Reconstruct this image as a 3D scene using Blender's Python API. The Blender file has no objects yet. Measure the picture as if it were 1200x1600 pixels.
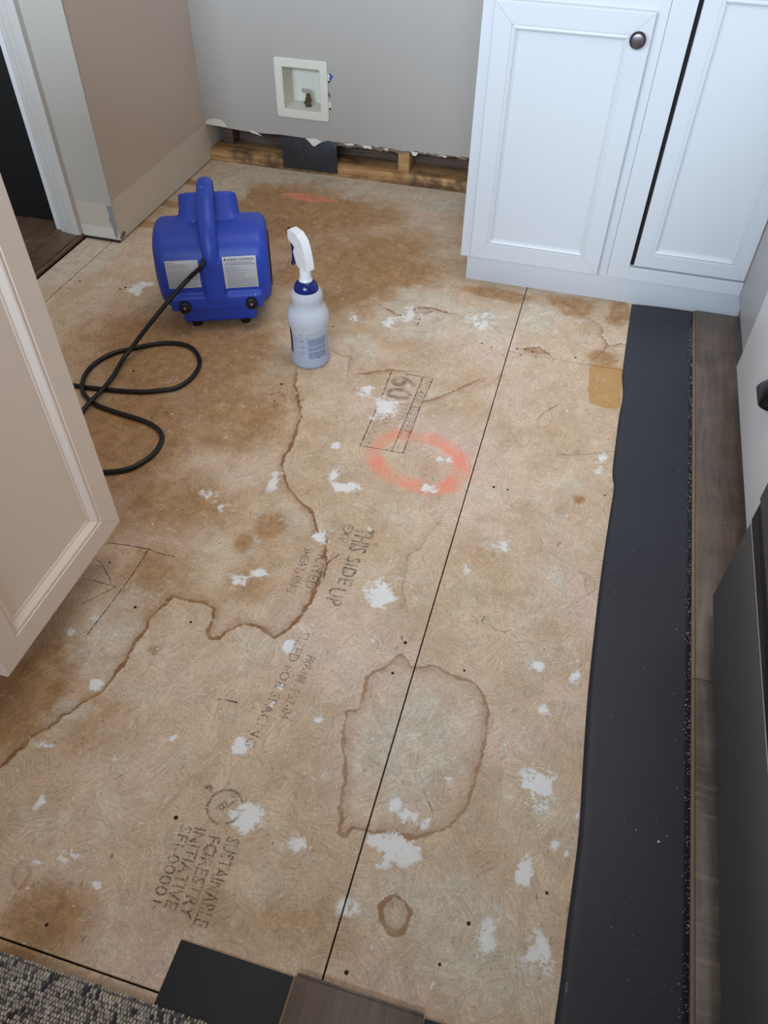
import bpy, bmesh, math, random
import numpy as np
from mathutils import Vector, Matrix
from mathutils.bvhtree import BVHTree
from mathutils.geometry import tessellate_polygon
random.seed(7); rng = np.random.default_rng(7)
S = bpy.context.scene; COL = S.collection; PI = math.pi

# ------------------------------------------------------------ camera
cd = bpy.data.cameras.new('camera'); cam = bpy.data.objects.new('camera', cd); COL.objects.link(cam)
cam.location = (0, 0, 1.1); cam.rotation_euler = (0.76577813, -0.01239847, 0.27484256)
cd.sensor_fit = 'VERTICAL'; cd.sensor_height = 36; cd.lens = 27.0176; cd.clip_start = 0.02
S.camera = cam
# ------------------------------------------------------------ world, lights, exposure
w = bpy.data.worlds.new('room_light'); S.world = w; w.use_nodes = True
w.node_tree.nodes['Background'].inputs[0].default_value = (1.0, 0.87, 0.75, 1)
w.node_tree.nodes['Background'].inputs[1].default_value = 0.36
def area(name, loc, target, sx, sy, power, color, spread=180):
    l = bpy.data.lights.new(name, 'AREA'); l.shape = 'RECTANGLE'; l.size = sx; l.size_y = sy
    l.energy = power; l.color = color; l.spread = math.radians(spread)
    o = bpy.data.objects.new(name, l); COL.objects.link(o); o.location = loc
    o.rotation_euler = (Vector(target) - Vector(loc)).to_track_quat('-Z', 'Y').to_euler(); return o
area('window_daylight', (-0.55, -2.2, 1.8), (-0.3, 1.9, 0.30), 3.0, 1.2, 84, (0.66, 0.82, 1.0), 90)
area('floor_fill', (-0.1, 1.55, 2.4), (-0.1, 1.55, 0), 1.0, 1.0, 3.8, (1.0, 0.93, 0.86), 85)  # added fill lamp brightening the middle of the floor; no ceiling is modelled
S.view_settings.view_transform = 'Standard'; S.view_settings.look = 'None'
S.view_settings.exposure = 0.0; S.view_settings.gamma = 1.0; S.view_settings.use_curve_mapping = False

# ------------------------------------------------------------ traced floor marks, metres on the floor
STAINS = [(0.004,1,0,[(-0.599,1.402),(-0.59,1.365),(-0.565,1.322),(-0.535,1.257),(-0.527,1.202),(-0.521,1.159),(-0.522,1.116),(-0.515,1.086),(-0.489,1.044),(-0.46,1.014),(-0.432,0.994),(-0.41,0.978),(-0.392,0.951),(-0.373,0.93),(-0.359,0.917),(-0.348,0.878),(-0.339,0.857),(-0.34,0.824),(-0.341,0.786),(-0.343,0.748),(-0.347,0.726),(-0.358,0.701),(-0.375,0.682),(-0.393,0.691),(-0.412,0.695),(-0.435,0.693),(-0.451,0.679),(-0.462,0.657),(-0.476,0.649),(-0.488,0.663),(-0.49,0.691),(-0.498,0.71),(-0.519,0.716),(-0.543,0.715),(-0.567,0.712),(-0.583,0.715),(-0.584,0.693),(-0.594,0.668),(-0.591,0.64),(-0.595,0.612),(-0.594,0.579),(-0.596,0.539),(-0.599,0.514),(-0.608,0.499),(-0.625,0.47),(-0.64,0.448),(-0.645,0.43),(-0.664,0.407),(-0.673,0.377),(-0.68,0.349)]),(0.0036,0.72,1,[(-0.155,0.71),(-0.136,0.69),(-0.115,0.692),(-0.104,0.702),(-0.078,0.696),(-0.05,0.692),(-0.022,0.687),(-0.007,0.667),(0.005,0.641),(0.008,0.613),(0.009,0.565),(0.009,0.537),(0.005,0.508),(0.003,0.485),(-0.008,0.459),(-0.025,0.441),(-0.044,0.428),(-0.061,0.422),(-0.081,0.415),(-0.106,0.415),(-0.149,0.409),(-0.153,0.394),(-0.162,0.396),(-0.168,0.419),(-0.175,0.44),(-0.179,0.475),(-0.188,0.501),(-0.201,0.533),(-0.207,0.547),(-0.211,0.581),(-0.195,0.591),(-0.192,0.61),(-0.199,0.652),(-0.182,0.67),(-0.168,0.687)]),(0.0025,0.6,0,[(-0.482,1.437),(-0.498,1.51),(-0.519,1.503),(-0.551,1.522)]),(0.004,0.8,0,[(-0.464,1.443),(-0.43,1.461),(-0.393,1.483),(-0.353,1.49)]),(0.0035,0.7,0,[(-0.281,1.389),(-0.25,1.411),(-0.226,1.443),(-0.195,1.484),(-0.173,1.509)]),(0.002,0.5,0,[(-0.164,1.485),(-0.142,1.507),(-0.131,1.548)]),(0.005,0.95,0,[(-0.469,1.745),(-0.444,1.73),(-0.414,1.723),(-0.406,1.758),(-0.382,1.782),(-0.352,1.784),(-0.315,1.775)]),(0.004,0.9,0,[(-0.353,1.771),(-0.373,1.745),(-0.374,1.703)]),(0.0015,0.55,0,[(-0.162,1.028),(-0.174,0.985),(-0.181,0.947),(-0.2,0.925),(-0.195,0.886),(-0.19,0.845),(-0.177,0.819)]),(0.003,0.8,0,[(0.061,1.851),(0.086,1.83),(0.092,1.788),(0.107,1.747),(0.103,1.717),(0.084,1.677)]),(0.002,0.8,0,[(0.107,1.739),(0.126,1.744),(0.141,1.764),(0.152,1.758)]),(0.003,0.9,0,[(-0.085,1.669),(-0.055,1.687),(-0.033,1.664)]),(0.0042,0.85,1,[(-0.066,0.34),(-0.052,0.335),(-0.042,0.324),(-0.041,0.308),(-0.048,0.296),(-0.062,0.294),(-0.076,0.302),(-0.08,0.318),(-0.076,0.331)]),(0.003,0.45,1,[(-0.565,0.241),(-0.552,0.231),(-0.548,0.213),(-0.557,0.206),(-0.57,0.215),(-0.574,0.231)]),(0.002,0.45,1,[(0.131,0.973),(0.143,0.966),(0.148,0.941),(0.137,0.926),(0.128,0.946)])]
WHITE = [(-0.227,0.823,0.03,0.0335,1),(-0.359,1.351,0.034,0.0365,0.9),(-0.423,1.385,0.023,0.028,0.7),(-0.375,1.305,0.019,0.0215,0.6),(-0.368,1.067,0.038,0.0195,0.75),(-0.397,1.092,0.018,0.033,0.5),(-0.027,1.001,0.0235,0.016,0.75),(0.098,0.543,0.0275,0.039,0.85),(0.069,0.75,0.0155,0.0135,0.8),(-0.073,0.446,0.028,0.0145,0.95),(-0.099,0.454,0.011,0.0145,0.8),(-0.076,0.401,0.031,0.022,1),(-0.091,0.372,0.0135,0.008,0.8),(-0.109,0.403,0.0155,0.01,0.9),(0.097,0.419,0.0135,0.0265,0.85),(0.06,0.318,0.0145,0.025,0.85),(0.124,0.321,0.024,0.025,0.8),(-0.297,0.38,0.0265,0.0205,1),(-0.215,0.365,0.0185,0.0135,0.85),(-0.503,0.269,0.022,0.008,0.8),(-0.454,0.239,0.0125,0.0075,0.9),(-0.591,0.319,0.009,0.0125,0.9),(-0.344,0.671,0.0155,0.0145,1),(-0.35,0.479,0.016,0.0145,1),(-0.25,0.558,0.0085,0.0075,1),(-0.619,0.514,0.014,0.0095,0.9),(-0.184,1.206,0.0155,0.0135,0.7),(-0.207,1.113,0.02,0.0145,0.95),(-0.198,1.206,0.0115,0.0135,0.9),(-0.222,1.766,0.035,0.0485,0.7),(-0.403,1.727,0.0325,0.048,0.7),(-0.443,1.682,0.032,0.035,0.6),(-0.637,0.399,0.0205,0.0065,0.85),(-0.33,0.561,0.007,0.0075,0.9),(-0.326,0.593,0.006,0.009,0.9),(-0.456,0.465,0.0065,0.007,0.9),(-0.373,0.921,0.0185,0.0215,0.8),(-0.447,0.804,0.02,0.0125,0.7),(-0.474,0.778,0.018,0.0135,0.75),(-0.631,0.973,0.0225,0.017,0.7),(-0.489,0.789,0.0155,0.01,0.7),(0.09,0.671,0.014,0.0105,0.7),(0.132,0.758,0.012,0.0275,0.6),(0.132,1.28,0.013,0.0445,0.75),(-0.212,0.723,0.0105,0.015,0.5),(0.131,0.465,0.007,0.0105,0.8),(-0.086,0.923,0.0135,0.0135,0.6),(-0.121,0.305,0.0165,0.0135,0.55),(-1.152,1.651,0.037,0.0485,0.8),(-0.547,0.243,0.0085,0.0045,0.8),(-0.516,0.257,0.0115,0.0055,0.85),(0.157,0.519,0.0085,0.013,0.6),(0.004,0.249,0.0035,0.006,1),(0.15,0.457,0.0045,0.0045,1),(-0.414,0.182,0.011,0.0035,0.9),(-0.543,1.669,0.0225,0.0465,0.5),(-0.514,1.047,0.015,0.036,0.5),(-0.585,0.949,0.027,0.0195,0.45),(-0.286,0.973,0.012,0.01,0.6),(-0.427,1.183,0.0105,0.012,0.9),(0.041,0.595,0.019,0.0125,0.4),(-0.032,0.515,0.007,0.006,0.6),(-0.692,0.632,0.015,0.01,0.4),(-0.714,0.597,0.0165,0.0145,0.5)]
GREY = [(-0.382,1.757,0.13,0.152,0.8),(-0.203,1.76,0.112,0.12,0.7),(-0.492,1.562,0.092,0.07,0.5),(-0.077,1.812,0.081,0.1045,0.7),(-0.236,1.372,0.084,0.0455,0.3),(-0.1,0.557,0.099,0.1225,0.75),(0.006,0.346,0.1475,0.0695,0.55),(0.069,0.285,0.124,0.063,0.6),(-1.102,2.494,0.2525,0.1105,1),(-0.693,2.514,0.2685,0.1275,1),(-0.48,2.452,0.1205,0.141,0.8),(-1.423,1.768,0.1225,0.2005,1),(-1.372,1.813,0.089,0.103,1),(-0.647,0.607,0.0935,0.1285,0.5),(-0.641,0.461,0.058,0.05,0.45),(-0.754,2.414,0.1215,0.094,0.5),(0.065,0.998,0.091,0.3115,0.3),(-0.686,1.724,0.0655,0.061,0.3),(-0.101,0.833,0.0875,0.1105,0.25),(-0.42,0.948,0.072,0.0965,0.35),(-1.176,2.289,0.1,0.18,0.8)]
BROWN = [(-1.312,2.147,0.136,0.025,0.9),(-1.317,1.997,0.0745,0.0195,1),(-1.308,2.316,0.061,0.023,0.9),(-1.387,1.871,0.054,0.0145,0.8),(-0.841,2.474,0.4125,0.0195,0.8),(-0.887,2.239,0.387,0.2345,0.7),(-0.605,1.95,0.2965,0.263,0.75),(-0.896,1.401,0.283,0.222,0.85),(-0.863,1.089,0.1585,0.2095,0.9),(-0.737,1.244,0.2075,0.2355,0.6),(-0.682,0.928,0.134,0.13,0.6),(-0.538,1.773,0.099,0.125,0.5),(-0.713,0.472,0.0585,0.122,0.9),(-0.506,0.182,0.064,0.054,0.8),(-0.63,0.767,0.101,0.083,0.55),(-0.455,0.803,0.0785,0.0985,0.4),(0.014,1.903,0.0465,0.052,1),(-0.04,1.92,0.0335,0.033,0.8),(-0.159,1.901,0.047,0.0265,1),(-0.214,1.909,0.1015,0.0265,0.9),(0.128,1.905,0.0265,0.071,1),(0.109,1.865,0.0195,0.0315,0.6),(-0.073,1.664,0.046,0.017,0.6),(0.115,1.687,0.0275,0.0335,0.5),(-0.611,0.678,0.054,0.038,0.3),(-0.559,0.602,0.0165,0.014,0.6),(-0.19,0.264,0.1285,0.05,0.35),(-0.043,0.522,0.0125,0.01,0.6),(-0.474,0.928,0.036,0.048,0.7),(-0.508,0.865,0.023,0.03,0.7),(-0.57,0.436,0.066,0.0575,0.3),(0.099,1.682,0.0365,0.039,0.8),(0.074,1.315,0.0185,0.0165,0.3),(0.096,1.168,0.0125,0.0145,0.8)]  # brown stains; the one under the left cabinet also paints its shade
ORANGE_DASH = [(-0.892,2.323,0.0875,0.027,1.5)]
ORANGE_RING = [(-0.262,1.265),(-0.304,1.257),(-0.338,1.224),(-0.345,1.183),(-0.323,1.148),(-0.286,1.124),(-0.238,1.114),(-0.191,1.113),(-0.162,1.135),(-0.148,1.175),(-0.167,1.228),(-0.203,1.258),(-0.238,1.265)]
PENCIL = [(0.0012,[(-0.756,0.795),(-0.716,0.8),(-0.674,0.802),(-0.648,0.798),(-0.617,0.799)]),(0.0011,[(-0.675,0.804),(-0.673,0.775),(-0.673,0.735),(-0.676,0.681),(-0.679,0.643),(-0.682,0.597)]),(0.001,[(-0.749,0.752),(-0.73,0.737),(-0.706,0.717),(-0.697,0.705),(-0.688,0.704)]),(0.0009,[(-0.751,0.704),(-0.729,0.706),(-0.699,0.704),(-0.688,0.704),(-0.699,0.689),(-0.725,0.653)]),(0.0008,[(-0.614,1.294),(-0.598,1.277),(-0.6,1.267),(-0.611,1.283),(-0.608,1.304)]),(0.0008,[(-0.631,1.309),(-0.609,1.329)]),(0.0008,[(-0.614,1.343),(-0.617,1.326),(-0.593,1.313)]),(0.0009,[(-0.567,1.346),(-0.571,1.295)]),(0.0009,[(-0.571,1.295),(-0.581,1.314)]),(0.0009,[(-0.571,1.295),(-0.547,1.317)]),(0.0012,[(-0.417,0.545),(-0.409,0.547),(-0.398,0.548),(-0.384,0.548)]),(0.0007,[(0.021,1.472),(0.01,1.454),(-0.01,1.426),(-0.02,1.399),(-0.02,1.378),(-0.009,1.37),(0.004,1.378),(0.012,1.409),(0.003,1.442),(-0.004,1.465)]),(0.0007,[(-0.057,0.822),(-0.048,0.818),(-0.053,0.808),(-0.044,0.814),(-0.045,0.805)]),(0.0007,[(-0.043,0.826),(-0.035,0.825),(-0.038,0.813),(-0.029,0.81)]),(0.0008,[(-0.024,0.813),(-0.01,0.803),(0.006,0.803),(0.016,0.814)]),(0.0006,[(-0.065,0.49),(-0.056,0.481),(-0.043,0.462)]),(0.0014,[(-0.384,1.48),(-0.38,1.382)]),(0.0014,[(-0.379,1.328),(-0.377,1.195)]),(0.0012,[(-0.352,1.479),(-0.282,1.479)]),(0.0014,[(-0.282,1.479),(-0.285,1.356),(-0.282,1.202)]),(0.0013,[(-0.306,1.479),(-0.306,1.35),(-0.307,1.201)]),(0.0012,[(-0.373,1.199),(-0.307,1.201),(-0.282,1.202)]),(0.001,[(-0.352,0.84),(-0.326,0.888),(-0.325,0.892)]),(0.0012,[(-0.334,0.826),(-0.339,0.865),(-0.336,0.885)]),(0.0007,[(0.154,1.338),(0.082,1.304),(0.033,1.291)])]
SCREWS = [(-0.524,0.671),(-0.048,1.155),(-0.077,1.154),(-0.727,0.752),(-0.632,0.673),(-0.197,1.659),(-0.171,1.649),(-0.108,1.662),(-0.088,1.665),(-0.069,1.659),(-0.095,1.637),(-0.058,1.639),(0.037,1.665),(-0.976,1.302),(-0.852,1.156),(-1.349,1.633),(-1.321,1.637),(-1.185,1.643),(-1.194,1.63),(-0.917,2.143),(-0.619,1.356),(0.01,0.275),(-0.395,0.353),(-0.493,0.179),(0.145,1.194),(-0.047,0.708),(-0.16,0.67),(-0.155,0.734),(0.13,0.398),(0.036,0.332),(-0.101,0.234),(-0.581,1.624)]
CABLE_A = [(-0.897,1.507,0.152),(-0.932,1.468,0.116),(-0.966,1.427,0.076),(-0.988,1.387,0.048),(-1.002,1.35,0.027),(-1.008,1.317,0.017),(-0.998,1.247,0.015),(-0.996,1.194,0.015),(-1.001,1.151,0.013),(-1.003,1.098,0.006),(-0.989,1.024,0.006),(-0.968,0.966,0.006)]
CABLE_B = [(-1.186,1.23,0.006),(-1.103,1.208,0.006),(-1.06,1.206,0.006),(-1.021,1.21,0.006),(-0.975,1.216,0.006),(-0.916,1.228,0.006),(-0.876,1.245,0.006),(-0.845,1.265,0.006),(-0.828,1.306,0.006),(-0.831,1.359,0.006),(-0.852,1.397,0.006),(-0.884,1.424,0.006),(-0.919,1.431,0.006),(-0.958,1.422,0.006),(-0.991,1.401,0.006),(-1.021,1.377,0.006),(-1.051,1.351,0.006),(-1.071,1.311,0.006),(-1.075,1.264,0.006),(-1.056,1.211,0.01),(-1.031,1.179,0.006),(-0.99,1.157,0.006),(-0.944,1.147,0.006),(-0.901,1.141,0.006),(-0.849,1.133,0.006),(-0.813,1.116,0.006),(-0.793,1.093,0.006),(-0.786,1.056,0.006),(-0.792,1.024,0.006),(-0.808,0.993,0.006),(-0.831,0.974,0.006),(-0.861,0.961,0.006),(-0.897,0.946,0.006),(-0.924,0.919,0.006)]
SHEET_EDGE = [(0.157,1.956),(0.155,1.847),(0.153,1.692),(0.153,1.615),(0.159,1.539),(0.156,1.464),(0.155,1.371),(0.155,1.265),(0.161,1.222),(0.159,1.149),(0.156,1.043),(0.154,0.931),(0.154,0.803),(0.155,0.702),(0.159,0.591),(0.163,0.492),(0.162,0.42),(0.16,0.354),(0.16,0.308),(0.158,0.251),(0.157,0.224)]
OCHRE = [(0.072,1.653),(0.154,1.653),(0.155,1.563),(0.155,1.488),(0.123,1.483),(0.088,1.492),(0.079,1.54),(0.076,1.592)]


# ------------------------------------------------------------ materials
def lin(c): return tuple(((v/255)/12.92 if v/255 <= .04045 else ((v/255+.055)/1.055)**2.4) for v in c) + (1,)
class N:
    def __init__(s, name):
        s.m = bpy.data.materials.new(name); s.m.use_nodes = True; s.t = s.m.node_tree
        s.b = s.t.nodes['Principled BSDF']; s.tc = s.t.nodes.new('ShaderNodeTexCoord')
    def put(s, sock, v):
        if hasattr(v, 'is_linked') or isinstance(v, bpy.types.NodeSocket): s.t.links.new(v, sock)
        else: sock.default_value = v
    def obj(s): return s.tc.outputs['Object']
    def math(s, op, a, b=0.0, c=None, clamp=False):
        n = s.t.nodes.new('ShaderNodeMath'); n.operation = op; n.use_clamp = clamp
        s.put(n.inputs[0], a); s.put(n.inputs[1], b)
        if c is not None: s.put(n.inputs[2], c)
        return n.outputs[0]
    def vmul(s, v, k):
        n = s.t.nodes.new('ShaderNodeVectorMath'); n.operation = 'MULTIPLY'; s.put(n.inputs[0], v); s.put(n.inputs[1], k); return n.outputs[0]
    def vadd(s, v, k):
        n = s.t.nodes.new('ShaderNodeVectorMath'); n.operation = 'ADD'; s.put(n.inputs[0], v); s.put(n.inputs[1], k); return n.outputs[0]
    def noise(s, scale, detail=3, rough=.5, vec=None, col=False, dist=0.0):
        n = s.t.nodes.new('ShaderNodeTexNoise'); n.inputs['Scale'].default_value = scale
        n.inputs['Detail'].default_value = detail; n.inputs['Roughness'].default_value = rough
        n.inputs['Distortion'].default_value = dist
        s.put(n.inputs['Vector'], vec if vec is not None else s.obj()); return n.outputs['Color' if col else 'Fac']
    def ramp(s, v, a, b, lo=0.0, hi=1.0, smooth=True):
        n = s.t.nodes.new('ShaderNodeMapRange'); n.interpolation_type = 'SMOOTHSTEP' if smooth else 'LINEAR'
        s.put(n.inputs['Value'], v); s.put(n.inputs['From Min'], a); s.put(n.inputs['From Max'], b)
        s.put(n.inputs['To Min'], lo); s.put(n.inputs['To Max'], hi); return n.outputs['Result']
    def mix(s, f, a, b, mode='MIX'):
        n = s.t.nodes.new('ShaderNodeMix'); n.data_type = 'RGBA'; n.blend_type = mode
        s.put(n.inputs['Factor'], f); s.put(n.inputs[6], a); s.put(n.inputs[7], b); return n.outputs[2]
    def attr(s, name):
        n = s.t.nodes.new('ShaderNodeAttribute'); n.attribute_name = name; return n.outputs['Fac']
    def xyz(s, v=None):
        n = s.t.nodes.new('ShaderNodeSeparateXYZ'); s.put(n.inputs[0], v if v is not None else s.obj()); return n.outputs
    def bump(s, h, strength=.3, dist=.002):
        n = s.t.nodes.new('ShaderNodeBump'); n.inputs['Strength'].default_value = strength; n.inputs['Distance'].default_value = dist
        s.put(n.inputs['Height'], h); s.t.links.new(n.outputs[0], s.b.inputs['Normal'])
    def set(s, color=None, rough=None, metal=None, **k):
        if color is not None: s.put(s.b.inputs['Base Color'], color)
        if rough is not None: s.put(s.b.inputs['Roughness'], rough)
        if metal is not None: s.put(s.b.inputs['Metallic'], metal)
        for a, b in k.items(): s.put(s.b.inputs[a.replace('_', ' ')], b)
        return s.m

def simple(name, c, rough=.5, metal=0, var=.05, scale=30, bump=0, bscale=200, **k):
    n = N(name); c = lin(c)
    f = n.noise(scale, 4, .6)
    col = n.mix(f, tuple(max(0, v*(1-var)) for v in c[:3])+(1,), tuple(min(1, v*(1+var)) for v in c[:3])+(1,))
    if bump: n.bump(n.noise(bscale, 3), bump, .001)
    return n.set(col, rough, metal, **k)

def mat_floor():
    n = N('stained_subfloor'); P = n.obj()
    warp = n.vmul(n.vadd(n.noise(14, 3, .6, col=True), (-.5, -.5, -.5)), (.05, .05, .05))
    Pw = n.vadd(P, warp)
    def flakes(scale, st, seed, mirror=False):
        vor = n.t.nodes.new('ShaderNodeTexVoronoi'); vor.inputs['Scale'].default_value = scale
        pv = n.vadd(n.vadd(P, n.vmul(n.vadd(n.noise(9, 2, .5, vec=n.vadd(P, (seed, 0, 0)), col=True), (-.5,)*3), (.09, .09, .09))), (seed, seed, 0))
        n.put(vor.inputs['Vector'], n.vmul(pv, (1.0, .55, 1.0)))
        ang = n.math('MULTIPLY', n.xyz(vor.outputs['Color'])[0], 3.1)
        ang = n.math('SUBTRACT', ang, .9)
        r = n.t.nodes.new('ShaderNodeVectorRotate'); r.rotation_type = 'Z_AXIS'
        n.put(r.inputs['Vector'], n.vadd(P, n.vmul(warp, (.12, .12, .12)))); n.put(r.inputs['Angle'], ang)
        return n.noise(1.0, 4, .65, vec=n.vmul(r.outputs[0], (st, st*.09, st))), n.xyz(vor.outputs['Color'])[1]
    f1, c1 = flakes(38, 300, 0); f2, c2 = flakes(75, 480, 5)
    fib = n.math('MULTIPLY', n.math('ADD', f1, f2), .5)
    B = n.attr('brown'); G = n.attr('grey'); W = n.attr('white')
    nz = n.noise(7, 6, .65); nf = n.noise(38, 6, .7)
    tan = lin((213, 189, 161)); tan2 = lin((197, 168, 137)); grey = lin((217, 208, 190)); brown = lin((156, 116, 74)); pinkish = lin((216, 190, 172))
    col = n.mix(n.ramp(nz, .32, .68), tan, tan2)
    col = n.mix(n.ramp(n.noise(3.3, 4, .6, vec=n.vadd(P, (3, 1, 0))), .45, .7), col, pinkish)
    col = n.mix(n.ramp(n.noise(11, 5, .7, vec=n.vadd(P, (8, 2, 0))), .50, .72, 0, .55), col, grey)
    bm = n.math('MULTIPLY', n.ramp(n.math('ADD', B, n.math('MULTIPLY', n.math('SUBTRACT', nz, .5), .9)), .06, .62), .88)
    col = n.mix(bm, col, n.mix(n.ramp(nf, .3, .7), brown, lin((184, 146, 102))))
    gm = n.math('MULTIPLY', n.ramp(n.math('ADD', G, n.math('MULTIPLY', n.math('SUBTRACT', n.noise(16, 6, .7, vec=n.vadd(P, (2, 7, 0))), .5), 1.3)), .2, .6), .75)
    col = n.mix(gm, col, n.mix(n.ramp(nf, .35, .65), grey, lin((200, 188, 168))))
    # wood strands
    k = n.math('MULTIPLY', n.ramp(fib, .33, .67, .70, 1.24, smooth=False), n.ramp(n.noise(230, 4, .75), .3, .7, .86, 1.12, smooth=False))
    kc = n.ramp(c1, 0, 1, .93, 1.06, smooth=False)
    kk = n.math('MULTIPLY', k, kc)
    m = n.t.nodes.new('ShaderNodeCombineColor'); [n.put(m.inputs[i], kk) for i in range(3)]
    col = n.mix(1.0, col, m.outputs[0], 'MULTIPLY')
    # dark short scratches and dirt
    sc = n.noise(1.0, 5, .7, vec=n.vmul(Pw, (150, 48, 100)))
    col = n.mix(n.ramp(sc, .60, .72, 0, .6), col, lin((96, 78, 60)))
    col = n.mix(n.ramp(n.noise(300, 3, .6), .66, .74, 0, .5), col, lin((84, 66, 50)))
    # ochre patch
    col = n.mix(n.math('MULTIPLY', n.ramp(n.math('ADD', n.attr('ochre'), n.math('MULTIPLY', n.math('SUBTRACT', nf, .5), .012)), -.0015, .0015), .85), col, n.mix(fib, lin((150, 106, 50)), lin((214, 166, 98))))
    # orange marking paint
    of = n.math('MULTIPLY', n.ramp(n.noise(16, 2, .5, vec=n.vadd(P, (1, 4, 0))), .35, .65, .25, .72), n.ramp(n.math('ADD', n.attr('orange'), n.math('MULTIPLY', n.math('SUBTRACT', nf, .5), .8)), .15, .95))
    col = n.mix(of, col, lin((248, 142, 114)))
    # tide marks
    d = n.attr('stain'); ss = n.attr('stain_amount')
    jag = n.math('ADD', n.math('MULTIPLY', n.math('SUBTRACT', n.noise(45, 3, .6), .5), .014), n.math('MULTIPLY', n.math('SUBTRACT', n.noise(170, 4, .7), .5), .007))
    dn = n.math('ADD', d, jag); ab = n.math('ABSOLUTE', dn)
    wv = n.math('MULTIPLY', n.attr('stain_width'), n.ramp(n.noise(22, 3, .6, vec=n.vadd(P, (4, 4, 0))), .3, .7, .35, 1.15))
    s1 = n.ramp(n.math('SUBTRACT', ab, wv), -.0012, .0012, 1, 0)
    s2 = n.ramp(n.math('MULTIPLY', dn, -1.0), 0.0, .022, .38, 0)
    s2 = n.math('MULTIPLY', s2, n.ramp(n.math('MULTIPLY', dn, -1.0), -.003, .0, 0, 1))
    sf = n.math('MULTIPLY', n.math('MAXIMUM', n.math('MULTIPLY', s1, n.ramp(n.noise(24, 3, .6), .28, .55, .60, .95)), s2), ss)
    col = n.mix(sf, col, n.mix(n.noise(40, 3, .6), lin((112, 72, 38)), lin((160, 112, 64))))
    # plaster splashes and scattered flecks
    wn = n.math('MULTIPLY', n.math('SUBTRACT', n.noise(75, 7, .85, vec=Pw), .5), 3.6)
    wn = n.math('ADD', wn, n.math('MULTIPLY', n.math('SUBTRACT', n.noise(24, 3, .6, vec=n.vadd(P, (9, 3, 0))), .5), 3.0))
    wm = n.math('MULTIPLY', n.ramp(n.math('ADD', n.math('MULTIPLY', W, 1.15), wn), .42, .66), n.ramp(n.noise(160, 3, .6), .2, .45, .6, 1))
    wm = n.math('MULTIPLY', wm, n.ramp(W, .02, .25))
    fl = n.ramp(n.noise(110, 2, .5, vec=n.vmul(Pw, (1, .7, 1))), .715, .745)
    fl2 = n.math('MULTIPLY', n.ramp(n.noise(26, 7, .85, vec=n.vadd(Pw, (5, 5, 0))), .565, .67), .62)
    wm = n.math('MAXIMUM', wm, n.math('MAXIMUM', n.math('MULTIPLY', fl, .8), fl2))
    wcol = n.mix(nf, lin((226, 226, 222)), lin((250, 250, 250)))
    col = n.mix(n.math('MULTIPLY', wm, n.ramp(W, .1, .5, .6, .88)), col, wcol)
    n.bump(n.math('ADD', n.math('MULTIPLY', fib, .7), n.math('MULTIPLY', wm, .8)), .35, .0012)
    return n.set(col, n.ramp(nz, .3, .7, .55, .75), 0, Specular_IOR_Level=.35)

def mat_ink(name, c, keep):
    n = N(name); f = n.noise(420, 4, .7); g = n.noise(45, 3, .6)
    a = n.math('MULTIPLY', n.ramp(f, .38, .56), n.ramp(g, .36, .58, .35, 1))
    n.t.links.new(n.math('MULTIPLY', a, keep), n.b.inputs['Alpha'])
    return n.set(lin(c), .8)

def mat_wood_dark(name, a, b, along='Y', cross=0.0):
    n = N(name); v = (70, 3.2, 60) if along == 'Y' else (3.2, 70, 60)
    g = n.noise(1.0, 6, .65, vec=n.vmul(n.vadd(n.obj(), n.vmul(n.noise(4, 2, .5, col=True), (.05, .05, .05))), v))
    g2 = n.noise(16, 5, .7)
    f = n.math('ADD', n.math('MULTIPLY', n.ramp(g, .3, .7), .6), n.math('MULTIPLY', n.ramp(g2, .35, .7), .4))
    col = n.mix(f, lin(a), lin(b))
    col = n.mix(n.ramp(n.noise(5, 4, .6), .52, .72, 0, .6), col, lin((58, 46, 40)))
    if cross:
        cr = n.noise(1.0, 4, .6, vec=n.vmul(n.obj(), (9, 75, 10)))
        col = n.mix(n.math('MULTIPLY', n.ramp(cr, .52, .7), cross), col, lin((150, 138, 128)))
    col = n.mix(n.ramp(n.noise(190, 2, .5), .72, .76, 0, .5), col, lin((190, 184, 176)))
    n.bump(g, .25, .001)
    return n.set(col, .42)

def mat_lumber(name, a, b, stain):
    n = N(name)
    g = n.noise(1.0, 5, .6, vec=n.vmul(n.vadd(n.obj(), n.vmul(n.noise(6, 2, .5, col=True), (.04, .01, .01))), (5, 60, 110)))
    col = n.mix(n.ramp(g, .3, .7), lin(a), lin(b))
    col = n.mix(n.math('MULTIPLY', n.ramp(n.noise(9, 4, .65), .42, .68), stain), col, lin((52, 34, 24)))
    n.bump(g, .3, .001); return n.set(col, .75)

def mat_wall(name, base, ghost=None, gz=.12, white_low=False, axis=0):
    n = N(name); z = n.xyz()[2]; y = n.xyz()[1]
    col = n.mix(n.noise(3, 3, .5), tuple(v*.97 for v in lin(base)[:3])+(1,), lin(base))
    if ghost:
        f = n.ramp(n.math('ADD', z, n.math('MULTIPLY', n.math('SUBTRACT', n.noise(7, 4, .6), .5), .02 if axis else .002)), gz-.0015, gz+.0015, 1, 0)
        col = n.mix(f, col, lin(ghost))
        edge = n.math('ADD', z, n.math('MULTIPLY', n.math('SUBTRACT', n.noise(6 if axis else 22, 5, .6), .5), .14 if axis else .008))
        col = n.mix(n.ramp(edge, .040, .044, .75, 0), col, lin((216, 212, 200)))
        col = n.mix(n.ramp(n.noise(55, 4, .7), .68, .73, 0, .55), col, lin((120, 104, 88)))
    n.bump(n.noise(260, 3, .6), .10, .0008)
    return n.set(col, .62)

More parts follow.
